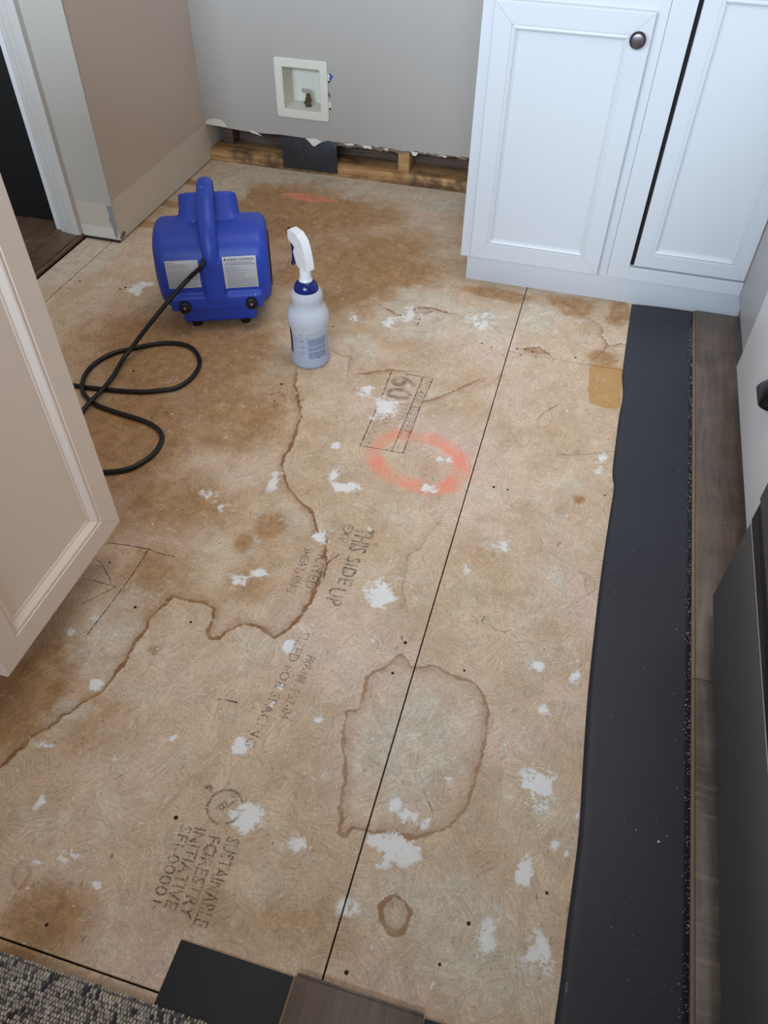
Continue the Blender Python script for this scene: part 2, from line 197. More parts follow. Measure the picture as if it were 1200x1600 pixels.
M = {}
M['floor'] = mat_floor()
M['void'] = simple('dark_gap', (22, 18, 15), .9)
M['ink'] = mat_ink('faded_stamp_ink', (56, 54, 54), .6)
M['ink2'] = mat_ink('dark_stamp_ink', (60, 58, 58), .5)
M['pencil'] = mat_ink('carpenter_pencil', (34, 30, 30), .9)
M['wall'] = mat_wall('greige_wall_paint', (170, 164, 157))
M['wall_l'] = mat_wall('greige_wall_with_baseboard_ghost', (210, 194, 181), (222, 212, 198), .122, axis=1)  # same wall paint, lightened and warmed to stand in for ambient light
M['wall_f'] = mat_wall('greige_end_wall_with_baseboard_ghost', (184, 178, 168), (196, 186, 172), .113)
M['primer'] = simple('bare_drywall_primer', (214, 208, 190), .7, var=.08, scale=60)
M['paper'] = simple('torn_brown_paper', (134, 112, 96), .9, var=.35, scale=50)
M['gypsum'] = simple('gypsum_core', (222, 220, 214), .9, var=.1, scale=80, bump=.5)
M['putty'] = simple('grey_filler', (140, 142, 146), .7, var=.15, scale=40)
M['trimw'] = simple('white_trim_paint', (224, 225, 225), .38, var=.03)
M['casing'] = simple('greyer_white_casing', (200, 196, 190), .45, var=.06)  # trim white toned to an even, greyer base
M['cab3'] = simple('white_lacquer_lit_drawer', (240, 242, 246), .36, var=.012, scale=4)  # cabinet white raised so the drawer fronts carry their light in the colour
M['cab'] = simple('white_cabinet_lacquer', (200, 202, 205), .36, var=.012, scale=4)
M['cabl'] = simple('white_lacquer_warm_lit_island', (244, 226, 211), .40, var=.012, scale=4)  # cabinet white lifted and warmed; the colour holds the warm indoor light
M['black'] = simple('black_door_paint', (13, 15, 17), .55)
M['bronze'] = simple('dark_bronze', (58, 50, 52), .30, .85, var=.2)
M['bronze2'] = simple('brushed_bronze_face', (120, 112, 116), .34, .9, var=.15)
M['cup'] = simple('black_cup_pull_metal', (30, 31, 34), .25, .7)
M['appl'] = simple('dark_stainless', (96, 100, 102), .45, .5, var=.06)
M['applb'] = simple('black_glass', (12, 13, 18), .18)
M['chrome'] = simple('bright_edge_trim', (196, 196, 194), .3, .6)
M['steel'] = simple('galvanised_plate', (74, 78, 84), .42, .75, var=.45, scale=22)
M['lumber'] = mat_lumber('old_pine_sill', (206, 162, 108), (150, 106, 66), .8)
M['lumber2'] = mat_lumber('clean_pine_stud', (198, 158, 104), (160, 116, 70), .3)
M['sheath'] = mat_lumber('wall_sheathing', (112, 92, 78), (78, 62, 52), .6)
M['hall'] = mat_wood_dark('brown_hall_laminate', (84, 64, 48), (124, 100, 80))
M['plank'] = mat_wood_dark('brown_plank_finish', (78, 66, 58), (116, 100, 88))
M['plank2'] = mat_wood_dark('greyed_plank_finish', (78, 70, 64), (120, 108, 98), cross=.55)
M['core'] = simple('plank_core', (132, 110, 86), .7, var=.15)
def mat_foam():
    n = N('charcoal_foam_underlay')
    col = n.mix(n.noise(5, 3, .6), lin((32, 33, 43)), lin((42, 43, 54)))
    col = n.mix(n.ramp(n.noise(130, 3, .6), .70, .73, 0, .35), col, lin((120, 120, 124)))
    col = n.mix(n.ramp(n.noise(1.0, 3, .6, vec=n.vmul(n.obj(), (70, 22, 40))), .73, .75, 0, .4), col, lin((120, 120, 124)))
    n.bump(n.math('ADD', n.noise(6, 2, .5), n.math('MULTIPLY', n.noise(400, 2), .05)), .25, .004)
    return n.set(col, .48)
M['foam'] = mat_foam()
M['foam2'] = simple('black_foam_underlay', (30, 32, 35), .6, var=.08)
M['crumb'] = simple('white_crumbs', (226, 222, 210), .9)
def mat_blue():
    n = N('blue_moulded_plastic')
    col = n.mix(n.noise(5, 3, .5), lin((36, 68, 178)), lin((44, 78, 192)))
    col = n.mix(n.ramp(n.noise(60, 2, .5), .755, .765, 0, .7), col, lin((170, 186, 226)))
    n.bump(n.noise(500, 2), .06, .0006)
    return n.set(col, .43)
M['blue'] = mat_blue()
M['rubber'] = simple('black_rubber', (18, 18, 20), .55)
M['cable'] = simple('black_cable_jacket', (16, 16, 18), .38)
M['screw'] = simple('zinc_screw', (168, 168, 172), .35, .8)
M['rust'] = simple('dark_screw', (46, 36, 30), .6, .4, var=.4)
M['label'] = simple('silver_label', (206, 208, 212), .45, .1, var=.03)
M['print'] = simple('label_print', (70, 72, 78), .6)
M['print2'] = simple('grey_fine_print', (128, 132, 140), .6)
M['bprint'] = simple('blue_label_print', (116, 130, 162), .5)
M['navy'] = simple('navy_plastic', (16, 34, 110), .22)
M['navyprint'] = simple('navy_label_print', (28, 40, 92), .5)
M['whitep'] = simple('white_plastic', (240, 242, 246), .32)
M['boxp'] = simple('aged_white_plastic', (214, 212, 198), .5, var=.05)
M['brass'] = simple('tarnished_brass', (124, 104, 74), .4, .8, var=.35, scale=90)
M['tapeblue'] = simple('blue_tape', (44, 84, 176), .6)
def mat_bottle():
    n = N('cloudy_plastic'); z = n.xyz()[2]
    f = n.ramp(z, .088, .090, 0, 1)
    col = n.mix(f, lin((198, 208, 228)), lin((220, 226, 236)))
    return n.set(col, .30, 0, Transmission_Weight=.28, IOR=1.1, Subsurface_Weight=.0)
M['bottle'] = mat_bottle()
M['yarn'] = None
def mat_yarn():
    n = N('mixed_wool_yarn'); g = n.t.nodes.new('ShaderNodeNewGeometry')
    r = g.outputs['Random Per Island']
    big = n.math('ADD', r, n.math('MULTIPLY', n.math('SUBTRACT', n.noise(17, 4, .7), .5), 1.0))
    cr = n.t.nodes.new('ShaderNodeValToRGB'); n.put(cr.inputs[0], big)
    e = cr.color_ramp; e.elements[0].position = .0; e.elements[0].color = lin((64, 64, 72))
    e.elements[1].position = .12; e.elements[1].color = lin((110, 108, 114))
    for p, c in ((.26, (168, 166, 156)), (.65, (188, 178, 166)), (1., (216, 208, 198))):
        q = e.elements.new(p); q.color = lin(c)
    return n.set(cr.outputs[0], .95)
M['yarn'] = mat_yarn()
M['rugback'] = simple('rug_backing', (92, 86, 80), .95)

# ------------------------------------------------------------ helpers
def link(o, parent=None):
    COL.objects.link(o)
    if parent is not None: o.parent = parent
    return o
def tag(o, label=None, cat=None, group=None, kind=None):
    for k, v in (('label', label), ('category', cat), ('group', group), ('kind', kind)):
        if v: o[k] = v
    return o
def obj(name, bm, mat, parent=None, smooth=False, auto=None):
    me = bpy.data.meshes.new(name)
    if isinstance(bm, bmesh.types.BMesh):
        bmesh.ops.recalc_face_normals(bm, faces=bm.faces); bm.to_mesh(me); bm.free()
    else: me.from_pydata(bm[0], [], bm[1]); me.update()
    me.materials.append(M[mat] if isinstance(mat, str) else mat)
    if smooth: me.polygons.foreach_set('use_smooth', [True]*len(me.polygons))
    if auto is not None:
        me.polygons.foreach_set('use_smooth', [True]*len(me.polygons)); me.set_sharp_from_angle(angle=math.radians(auto))
    return link(bpy.data.objects.new(name, me), parent)
def empty(name, loc, rz=0, label=None, cat=None, group=None, kind=None):
    o = bpy.data.objects.new(name, None); o.location = loc; o.rotation_euler = (0, 0, rz); o.empty_display_size = .05
    link(o); return tag(o, label, cat, group, kind)
def box(bm, a, b, bev=0.0, seg=2):
    r = bmesh.ops.create_cube(bm, size=1)['verts']
    for v in r: v.co = Vector([a[i] + (v.co[i]+.5)*(b[i]-a[i]) for i in range(3)])
    if bev:
        es = list({e for v in r for e in v.link_edges}); bmesh.ops.bevel(bm, geom=es, offset=bev, segments=seg, affect='EDGES', profile=.5)
def boxo(name, a, b, mat, parent=None, bev=0.0):
    bm = bmesh.new(); box(bm, a, b, bev); return obj(name, bm, mat, parent, auto=35 if bev else None)
def cyl(bm, c, axis, r0, r1, h, seg=24):
    m = Matrix.Translation(Vector(c)+Vector(axis).normalized()*h/2) @ Vector(axis).to_track_quat('Z', 'Y').to_matrix().to_4x4()
    bmesh.ops.create_cone(bm, cap_ends=True, segments=seg, radius1=r0, radius2=r1, depth=h, matrix=m)
def lathe(bm, prof, c=(0, 0, 0), seg=40, rot=None, sx=1, sy=1, cap=True):
    rings = []
    for r, z in prof:
        ring = []
        for k in range(seg):
            p = Vector((r*math.cos(2*PI*k/seg)*sx, r*math.sin(2*PI*k/seg)*sy, z))
            if rot: p = rot @ p
            ring.append(bm.verts.new(p+Vector(c)))
        rings.append(ring)
    for a, b in zip(rings, rings[1:]):
        for k in range(seg): bm.faces.new((a[k], a[(k+1) % seg], b[(k+1) % seg], b[k]))
    if cap: bm.faces.new(rings[0][::-1]); bm.faces.new(rings[-1])
def catmull(pts, n=6):
    P = [Vector(p) for p in pts]; P = [P[0]*2-P[1]] + P + [P[-1]*2-P[-2]]; out = []
    for i in range(1, len(P)-2):
        for k in range(n):
            t = k/n; a, b, c, d = P[i-1:i+3]
            out.append(.5*((2*b)+(c-a)*t+(2*a-5*b+4*c-d)*t*t+(3*b-a-3*c+d)*t**3))
    out.append(P[-2]); return out
def sweep(bm, pts, r, seg=12, sx=1.0, side=None):
    """tube through pts; r a number or list; side = fixed side vector for flattened sections"""
    rings = []; prev = None
    for i, p in enumerate(pts):
        t = (pts[min(i+1, len(pts)-1)]-pts[max(i-1, 0)]).normalized()
        if side is not None: u = (Vector(side)-t*Vector(side).dot(t)).normalized()
        else:
            u = prev if prev is not None else (Vector((0, 0, 1)) if abs(t.z) < .9 else Vector((1, 0, 0)))
            u = (u-t*u.dot(t)).normalized(); prev = u
        v = t.cross(u); rr = r[i] if isinstance(r, (list, tuple)) else r
        rings.append([bm.verts.new(p+u*math.cos(2*PI*k/seg)*rr*sx+v*math.sin(2*PI*k/seg)*rr) for k in range(seg)])
    for a, b in zip(rings, rings[1:]):
        for k in range(seg): bm.faces.new((a[k], a[(k+1) % seg], b[(k+1) % seg], b[k]))
    bm.faces.new(rings[0][::-1]); bm.faces.new(rings[-1])
def prism(bm, pts2, f, t0, t1):
    """extrude 2-D outline; f(a,b,t) maps to 3-D"""
    lo = [bm.verts.new(f(a, b, t0)) for a, b in pts2]; hi = [bm.verts.new(f(a, b, t1)) for a, b in pts2]; n = len(pts2)
    for i in range(n): bm.faces.new((lo[i], lo[(i+1) % n], hi[(i+1) % n], hi[i]))
    tri = tessellate_polygon([[Vector((a, b, 0)) for a, b in pts2]])
    for t in tri:
        bm.faces.new([lo[i] for i in t]); bm.faces.new([hi[i] for i in t])
def text_verts(body, size, bold=0.0):
    cu = bpy.data.curves.new('t', 'FONT'); cu.body = body; cu.size = size; cu.offset = bold
    cu.resolution_u = 2; cu.align_x = 'LEFT'
    o = bpy.data.objects.new('t', cu); COL.objects.link(o); bpy.context.view_layer.update()
    me = bpy.data.meshes.new_from_object(o.evaluated_get(bpy.context.evaluated_depsgraph_get()))
    vs = [tuple(v.co) for v in me.vertices]; fs = [tuple(p.vertices) for p in me.polygons]
    bpy.data.objects.remove(o); bpy.data.curves.remove(cu); bpy.data.meshes.remove(me); return vs, fs
def join_text(parts):
    V, Fc = [], []
    for vs, fs in parts: Fc += [tuple(i+len(V) for i in f) for f in fs]; V += vs
    return V, Fc

# ------------------------------------------------------------ floor
floor = boxo('floor', (-2.6, -1.12, -.06), (1.6, 2.75, -.022), 'void'); floor['kind'] = 'structure'
def seg_dist(X, Y, pts, closed):
    P = np.array(pts + ([pts[0]] if closed else [])); best = np.full(X.shape, 9.)
    x0, x1 = P[:, 0].min()-.06, P[:, 0].max()+.06; y0, y1 = P[:, 1].min()-.06, P[:, 1].max()+.06
    sel = (X > x0) & (X < x1) & (Y > y0) & (Y < y1)
    if not sel.any(): return best
    xs, ys = X[sel], Y[sel]; b = np.full(xs.shape, 9.)
    for (ax, ay), (bx, by) in zip(P, P[1:]):
        dx, dy = bx-ax, by-ay; t = np.clip(((xs-ax)*dx+(ys-ay)*dy)/(dx*dx+dy*dy+1e-12), 0, 1)
        b = np.minimum(b, np.hypot(xs-ax-t*dx, ys-ay-t*dy))
    best[sel] = b; return best
def signed_dist(X, Y, pts, closed):
    P = list(pts) + ([pts[0]] if closed else []); Q = []
    for (ax, ay), (bx, by) in zip(P, P[1:]):      # small wander between the traced points
        m = max(1, int(math.hypot(bx-ax, by-ay)/.012))
        for k in range(m):
            t = k/m; j = 0 if k == 0 else .0016
            Q.append((ax+(bx-ax)*t+random.uniform(-j, j), ay+(by-ay)*t+random.uniform(-j, j)))
    Q.append(P[-1]); P = np.array(Q)
    best = np.full(X.shape, 9.); x0, x1 = P[:, 0].min()-.05, P[:, 0].max()+.05; y0, y1 = P[:, 1].min()-.05, P[:, 1].max()+.05
    sel = (X > x0) & (X < x1) & (Y > y0) & (Y < y1)
    if not sel.any(): return best
    xs, ys = X[sel], Y[sel]; b = np.full(xs.shape, 9.)
    for (ax, ay), (bx, by) in zip(P, P[1:]):
        dx, dy = bx-ax, by-ay; t = np.clip(((xs-ax)*dx+(ys-ay)*dy)/(dx*dx+dy*dy+1e-12), 0, 1)
        ex, ey = xs-ax-t*dx, ys-ay-t*dy; dd = np.hypot(ex, ey); sg = np.where(dx*ey-dy*ex >= 0, 1., -1.)
        b = np.where(dd < np.abs(b)-1e-7, dd*sg, b)
    best[sel] = b; return best
def in_poly(X, Y, pts):
    P = np.array(pts); r = np.zeros(X.shape, bool)
    for (ax, ay), (bx, by) in zip(P, np.roll(P, -1, 0)):
        c = ((ay > Y) != (by > Y)) & (X < (bx-ax)*(Y-ay)/((by-ay)+1e-12)+ax); r ^= c
    return r
def fields(X, Y):
    f = {}
    sd = np.full(X.shape, .05); sa = np.zeros(X.shape)
    sw = np.full(X.shape, .003); rs = random.getstate()
    for n_, (wd, st, cl, pts) in enumerate(STAINS):
        random.seed(100+n_); d = signed_dist(X, Y, pts, cl); m = np.abs(d) < np.abs(sd)
        sd = np.where(m, d, sd); sa = np.where(m, st, sa); sw = np.where(m, wd, sw)
    random.setstate(rs); f['stain'] = sd; f['stain_amount'] = sa; f['stain_width'] = sw
    def ell(L, pw=1.0):
        v = np.zeros(X.shape)
        for cx, cy, rx, ry, s in L:
            q = np.sqrt(((X-cx)/rx)**2+((Y-cy)/ry)**2); v = np.maximum(v, s*np.clip(1.25-q*.9, 0, 1)**pw)
        return v
    f['white'] = ell(WHITE); f['grey'] = ell(GREY); f['brown'] = ell(BROWN)
    f['orange'] = np.maximum(np.clip(1.25-seg_dist(X, Y, ORANGE_RING, True)/.025, 0, 1), ell(ORANGE_DASH))
    d = seg_dist(X, Y, OCHRE, True); f['ochre'] = np.where(in_poly(X, Y, OCHRE), d, -d)
    return f
def panel(x0, x1, y0, y1, step, z=0.0, label=None, dz=0.0):
    nx = max(2, int((x1-x0)/step)); ny = max(2, int((y1-y0)/step))
    xs = np.linspace(x0, x1, nx+1); ys = np.linspace(y0, y1, ny+1); X, Y = np.meshgrid(xs, ys)
    V = np.stack([X, Y, np.full(X.shape, z)], -1).reshape(-1, 3); k = nx+1
    i = np.arange(ny*k).reshape(ny, k)[:, :-1].ravel(); F = np.stack([i, i+1, i+k+1, i+k], 1)
    # rim going down to the joists
    rim = list(range(k)) + [r*k+nx for r in range(1, ny+1)] + [ny*k+c for c in range(nx-1, -1, -1)] + [r*k for r in range(ny-1, 0, -1)]
    base = len(V); low = V[rim].copy(); low[:, 2] = z-.018; V = np.vstack([V, low]); n = len(rim)
    R = [(rim[a], base+a, base+(a+1) % n, rim[(a+1) % n]) for a in range(n)]
    me = bpy.data.meshes.new('subfloor_panel'); me.from_pydata(V.tolist(), [], F.tolist()+R); me.update()
    fs = fields(V[:, 0], V[:, 1])
    for nm, v in fs.items():
        a = me.attributes.new(nm, 'FLOAT', 'POINT'); a.data.foreach_set('value', v.astype(np.float32))
    me.materials.append(M['floor']); o = link(bpy.data.objects.new('subfloor_panel', me), floor)
    if label: o['label'] = label
    return o
g = .0013
panel(-1.352+g, -.1275-g, .150+g, 2.62, .0055)
panel(-.1275+g, .86, .225-.02, 1.645-g, .006)
panel(-.1275+g, .86, 1.645+g, 2.6, .006)
panel(-1.437, -1.352-g, 1.522+g, 2.0, .008)
panel(-1.437, -1.352-g, .9, 1.522-g, .008)
panel(-1.352, -.1275-g, -.7, .150-g, .010, z=-.003)
# screw heads sunk in the panels
bm0 = bmesh.new(); cyl(bm0, (0, 0, -.001), (0, 0, 1), .0032, .0028, .0014, 10)
me0 = bpy.data.meshes.new('screw_head'); bm0.to_mesh(me0); bm0.free(); me0.materials.append(M['rust'])
for x, y in SCREWS:
    o = bpy.data.objects.new('screw_head', me0); o.location = (x, y, 0); s = random.uniform(.7, 1.2); o.scale = (s, s, 1); link(o, floor)
# pencil strokes and ruled lines of the grade stamp
V, F = [], []
for wd, pts in PENCIL:
    P = [Vector((x, y)) for x, y in pts]; D = []
    for a, b in zip(P, P[1:]):
        m = max(1, int((b-a).length/.01)); D += [a.lerp(b, k/m) for k in range(m)]
    D.append(P[-1])
    for i, p in enumerate(D):
        t = (D[min(i+1, len(D)-1)]-D[max(i-1, 0)]).normalized(); nn = Vector((-t.y, t.x))*wd*random.uniform(.8, 1.15)
        V += [(p.x+nn.x, p.y+nn.y, .0004), (p.x-nn.x, p.y-nn.y, .0004)]
        if i: k = len(V); F.append((k-4, k-3, k-1, k-2))
o = obj('pencil_mark', (V, F), 'pencil', floor); o['label'] = 'dark pencil strokes and ruled stamp lines'
def stamp(rows, mat, name='stamp_lettering', label=None):
    parts = []
    for body, x, y, L, size, tilt, bold in rows:   # starts at (x,y), runs towards the camera, glyph tops to +x
        vs, fs = text_verts(body, size, bold*size)
        w0 = max(v[0] for v in vs); k = L/w0; a = -PI/2+tilt
        ca, sa = math.cos(a), math.sin(a)
        parts.append(([(x+(v[0]*k)*ca-v[1]*sa, y+(v[0]*k)*sa+v[1]*ca, .0005) for v in vs], fs))
    o = obj(name, join_text(parts), mat, floor)
    if label: o['label'] = label
stamp([('SUSTAINABLE', -.313, .350, .118, .028, .02, .010), ('FORESTRY', -.339, .345, .110, .026, .05, .010),
       ('INITIATIVE', -.363, .350, .110, .025, .06, .010), ('SFI-00001', -.383, .348, .106, .024, .06, .004)], 'ink', label='faded black forestry stamp lettering')
stamp([('THIS', -.312, .968, .062, .050, .0, .012), ('SIDE', -.308, .893, .070, .038, .02, .012), ('UP', -.316, .815, .042, .044, .05, .012),
       ('EXP', -.338, .970, .050, .028, 0, .0), ('1', -.366, .976, .008, .024, 0, .0), ('32', -.366, .945, .024, .024, 0, .0),
       ('RATED', -.364, .882, .084, .030, .03, .0), ('SHEATHING', -.392, .890, .11, .024, .03, .0)], 'ink', label='faded THIS SIDE UP lettering')
stamp([('SIZED FOR SPACING', -.333, .708, .225, .024, -.05, .0), ('PRP-108', -.308, .665, .055, .023, -.02, .0), ('PS2-04', -.311, .597, .055, .023, 0, .0)], 'ink', label='faded black spacing lettering')
stamp([('60', -.374, 1.470, .094, .086, 0.02, .018), ('PS2 4X8  350 SERIES', -.304, 1.470, .215, .025, -.0, .004), ('YARD', -.327, 1.372, .065, .024, 0, .004),
       ('GRADE', -.355, 1.322, .068, .022, 0, 0), ('STURD-I-FLOOR', -.372, 1.318, .11, .020, -.0, 0)], 'ink2', label='boxed black grade stamp')
bm = bmesh.new()
def ringflat(bm, cx, cy, r0, r1, a0=0, a1=2*PI, n=30, z=.0005):
    v = [(bm.verts.new((cx+r0*math.cos(a0+(a1-a0)*k/n), cy+r0*math.sin(a0+(a1-a0)*k/n), z)), bm.verts.new((cx+r1*math.cos(a0+(a1-a0)*k/n), cy+r1*math.sin(a0+(a1-a0)*k/n), z))) for k in range(n+1)]
    for a, b in zip(v, v[1:]): bm.faces.new((a[0], a[1], b[1], b[0]))
lx, ly = -.334, .387
ringflat(bm, lx, ly, .023, .0275, .5, 6.2)
for t in range(5): ringflat(bm, lx-.006+.003*t, ly-.004+.004*t, .004, .0062, t*1.1, t*1.1+4.2, 10)
ringflat(bm, lx-.034, ly+.016, .002, .008, .3, 3.0, 8)
o = obj('stamp_emblem', bm, 'ink2', floor); o['label'] = 'round black leaf emblem stamp'

# ------------------------------------------------------------ walls
def outline_wall(name, outer, holes, y0, y1, mat, parent=None):
    loops = [[Vector((x, z, 0)) for x, z in outer]] + [[Vector((x, z, 0)) for x, z in h] for h in holes]
    bm = bmesh.new(); flat = [p for l in loops for p in l]
    lo = [bm.verts.new((p.x, y0, p.y)) for p in flat]; hi = [bm.verts.new((p.x, y1, p.y)) for p in flat]
    for t in tessellate_polygon(loops):
        try: bm.faces.new([lo[i] for i in t]); bm.faces.new([hi[i] for i in t])
        except ValueError: pass
    k = 0
    for l in loops:
        n = len(l)
        for i in range(n): a, b = k+i, k+(i+1) % n; bm.faces.new((lo[a], lo[b], hi[b], hi[a]))
        k += n
    return obj(name, bm, mat, parent)
bot = [(-1.325, .122), (-1.24, .1175), (-1.16, .114), (-1.152, .108), (-1.145, .114), (-1.05, .1175), (-.955, .116), (-.94, .108), (-.93, .098), (-.918, .106), (-.90, .112)]
x = -.885
while x < -.43:
    bot.append((x, .1155+random.uniform(-.003, .003))); x += random.uniform(.006, .016)
bot += [(-.42, .119), (-.35, .121), (.62, .121)]
hole = [(-1.026, .203), (-.904, .198), (-.902, .326), (-1.027, .329)]
snag = [(-.8765, .318), (-.869, .320), (-.864, .306), (-.8675, .299), (-.8765, .298)]
snag2 = [(-.877, .268), (-.873, .262), (-.869, .248), (-.8745, .252), (-.877, .25)]
wall_back = outline_wall('wall_back', bot + [(.62, 2.4), (-1.325, 2.4)], [hole, snag, snag2], 2.5, 2.512, 'wall'); wall_back['kind'] = 'structure'
# exposed paper layer, torn flaps, primer patch
x = -.962; pp = [(-.962, .1165)]; top = []
while x < -.41:
    pp.append((x, .1005+random.uniform(-.004, .005)+(.006 if x > -.6 else 0))); x += random.uniform(.008, .02)
outline_wall('torn_paper', pp + [(-.40, .118), (-.9, .122)], [], 2.5125, 2.515, 'paper', wall_back)
for i, pts in enumerate([[(-.962, .117), (-.925, .119), (-.905, .112), (-.918, .104), (-.932, .094), (-.94, .097), (-.95, .108)],
                         [(-.83, .116), (-.80, .118), (-.795, .113), (-.815, .111)], [(-.765, .117), (-.735, .118), (-.732, .108), (-.748, .110), (-.758, .108)],
                         [(-.695, .115), (-.675, .116), (-.682, .110)], [(-.6, .117), (-.575, .116), (-.585, .104), (-.594, .106)], [(-1.165, .121), (-1.14, .112), (-1.118, .108), (-1.14, .118)], [(-.50, .116), (-.48, .116), (-.487, .111)]]):
    outline_wall('paper_flap', pts, [], 2.4965-.0004*i, 2.4985-.0004*i, 'gypsum', wall_back)
outline_wall('primer_patch', [(-1.324, .1225)] + [(-1.285+.04*math.cos(a), .121+.023*math.sin(a)) for a in np.linspace(0.0, PI*.95, 12)], [], 2.4988, 2.4998, 'primer', wall_back)
# inside the wall
boxo('sill_plate', (-1.325, 2.506, .0), (.6, 2.60, .038), 'lumber', wall_back, .002)
for x0 in (-.647, -.20): boxo('stud', (x0, 2.513, .038), (x0+.038, 2.60, .125), 'lumber2', wall_back, .0015)
boxo('stud', (-1.30, 2.57, .038), (-1.262, 2.66, .13), 'sheath', wall_back, .0015)
boxo('sheathing', (-1.40, 2.625, -.01), (.62, 2.64, .30), 'sheath', wall_back)
boxo('blocking', (-.86, 2.60, .038), (.6, 2.624, .072), 'sheath', wall_back, .001)
boxo('cavity_cover', (-1.33, 2.512, .42), (.6, 2.64, .44), 'void', wall_back)
bm = bmesh.new(); box(bm, (-1.052, 2.5015, .010), (-.856, 2.5045, .113), .0008)
for px_, pz_ in ((-1.04, .03), (-1.04, .09), (-.868, .03), (-.868, .06), (-.868, .09)): cyl(bm, (px_, 2.5015, pz_), (0, -1, 0), .004, .003, .0015, 10)
o = obj('guard_plate', bm, 'steel', wall_back, auto=35); o['label'] = 'dark metal guard plate'
wf = outline_wall('wall_front', [(-2.8, 0), (1.6, 0), (1.6, 2.4), (-2.8, 2.4)], [[(-2.3, 1.16), (1.2, 1.16), (1.2, 2.2), (-2.3, 2.2)]], -1.12, -1.0, 'wall'); wf['kind'] = 'structure'  # unseen wall added behind the camera to shade the near floor from the window
# left return wall with its bare strip
wall_left = boxo('wall_left', (-1.45, 1.872, .004), (-1.325, 2.62, 2.4), 'wall_l'); wall_left['kind'] = 'structure'
bm = bmesh.new(); box(bm, (-1.46, 1.868, .006), (-1.3235, 1.872, 2.4)); o = obj('end_face', bm, 'wall_f', wall_left); o['label'] = 'lighter end face with bare band near floor'
prism_pts = [(-1.343, .112), (-1.326, .110), (-1.3255, .03), (-1.331, .012), (-1.337, .016), (-1.339, .05), (-1.345, .066), (-1.340, .085)]
outline_wall('filler_patch', prism_pts, [], 1.8668, 1.8679, 'putty', wall_left)
bm = bmesh.new(); box(bm, (-1.458, 1.864, .002), (-1.324, 1.868, .0075)); obj('broken_edge', bm, 'rust', wall_left)
for i, (yy, zz) in enumerate([(1.915, .105), (1.92, .098), (1.911, .093)]):
    bm = bmesh.new(); prism(bm, [(yy-.008, zz+.006), (yy+.006, zz+.002), (yy+.001, zz-.012), (yy-.004, zz-.002)], lambda a, b, t: (t, a, b), -1.3253, -1.3243+.0003*i)
    obj('paint_chip', bm, 'gypsum', wall_left)
bm = bmesh.new(); prism(bm, [(1.872, .006), (1.90, .008), (1.905, .02), (1.89, .024), (1.875, .014)], lambda a, b, t: (t, a, b), -1.3253, -1.3245); obj('chipped_corner', bm, 'paper', wall_left)
# door opening: casing, black door
trim = empty('trim_1', (0, 0, 0), kind='structure')
prof = [(-1.5155, 1.872), (-1.5155, 1.862), (-1.512, 1.859), (-1.498, 1.8575), (-1.492, 1.8545), (-1.478, 1.853), (-1.470, 1.8505), (-1.458, 1.850), (-1.4455, 1.851), (-1.4445, 1.872)]
bm = bmesh.new(); prism(bm, prof, lambda a, b, t: (a, b, t), .013, 2.1); obj('casing', bm, 'casing', trim)
boxo('jamb', (-1.535, 1.868, .008), (-1.5158, 1.98, 2.1), 'trimw', trim, .001)
door_1 = empty('door_1', (0, 0, 0), kind='structure')
boxo('door_slab', (-2.4, 1.905, .016), (-1.536, 1.94, 2.1), 'black', door_1, .002)
bm = bmesh.new()
wl = boxo('wall_front', (-1.46, 1.873, .0), (-1.4505, 1.90, 2.4), 'wall'); wl['kind'] = 'structure'
# hall planks
x = -2.25; i = 0
while x < -1.46:
    x1 = min(x+.1465, -1.452); ys = [.9, [1.35, 1.72, 1.2, 1.6, 1.28, 1.7][i % 6], 1.99]
    for a, b in zip(ys, ys[1:]):
        boxo('hall_plank', (x+.0006, a+.0006, .002), (x1-.0006, b-.0006, .0125), 'hall', floor, .0012)
    x = x1; i += 1
boxo('threshold_strip', (-1.4515, .9, .0), (-1.442, 1.868, .0105), 'hall', floor, .001)

# ------------------------------------------------------------ cabinets
def door(parent, name, W, H, T, frame, steps, M4, mat, joint=.00025):
    """panelled door in local a (width) b (height) c (out) coordinates, mapped by M4(a,b,c)"""
    prof = [(0, -T), (0, -.0025), (.0007, -.0009), (.0025, 0)] + [(frame+s, z) for s, z in steps]
    def rect(o): return [(o, o), (W-o, o), (W-o, H-o), (o, H-o)]
    lo, z = prof[-1]; bm = bmesh.new(); q = lo-.0005
    vs = [bm.verts.new(M4(*p)) for p in ((q, q, z), (W-q, q, z), (W-q, H-q, z), (q, H-q, z))]
    vb = [bm.verts.new(M4(*p)) for p in ((q, q, z-.005), (W-q, q, z-.005), (W-q, H-q, z-.005), (q, H-q, z-.005))]
    bm.faces.new(vs); bm.faces.new(vb[::-1])
    for i in range(4): bm.faces.new((vs[i], vb[i], vb[(i+1) % 4], vs[(i+1) % 4]))
    d = obj(name, bm, mat, parent)
    for s in range(4):
        bm = bmesh.new(); prev = None
        for o_, z in prof:
            R = rect(o_); a, b = R[s], R[(s+1) % 4]
            dx, dy = b[0]-a[0], b[1]-a[1]; L = math.hypot(dx, dy); ux, uy = dx/L*joint, dy/L*joint
            cur = (bm.verts.new(M4(a[0]+ux, a[1]+uy, z)), bm.verts.new(M4(b[0]-ux, b[1]-uy, z)))
            if prev: bm.faces.new((prev[0], prev[1], cur[1], cur[0]))
            prev = cur
        # mitred ends and back
        f = list(bm.verts); bm.faces.new([f[i] for i in range(0, len(f), 2)]); bm.faces.new([f[i] for i in range(1, len(f), 2)][::-1])
        bm.faces.new((f[0], f[1], f[-1], f[-2]))
        obj('rail' if s % 2 == 0 else 'stile', bm, mat, d)
    return d
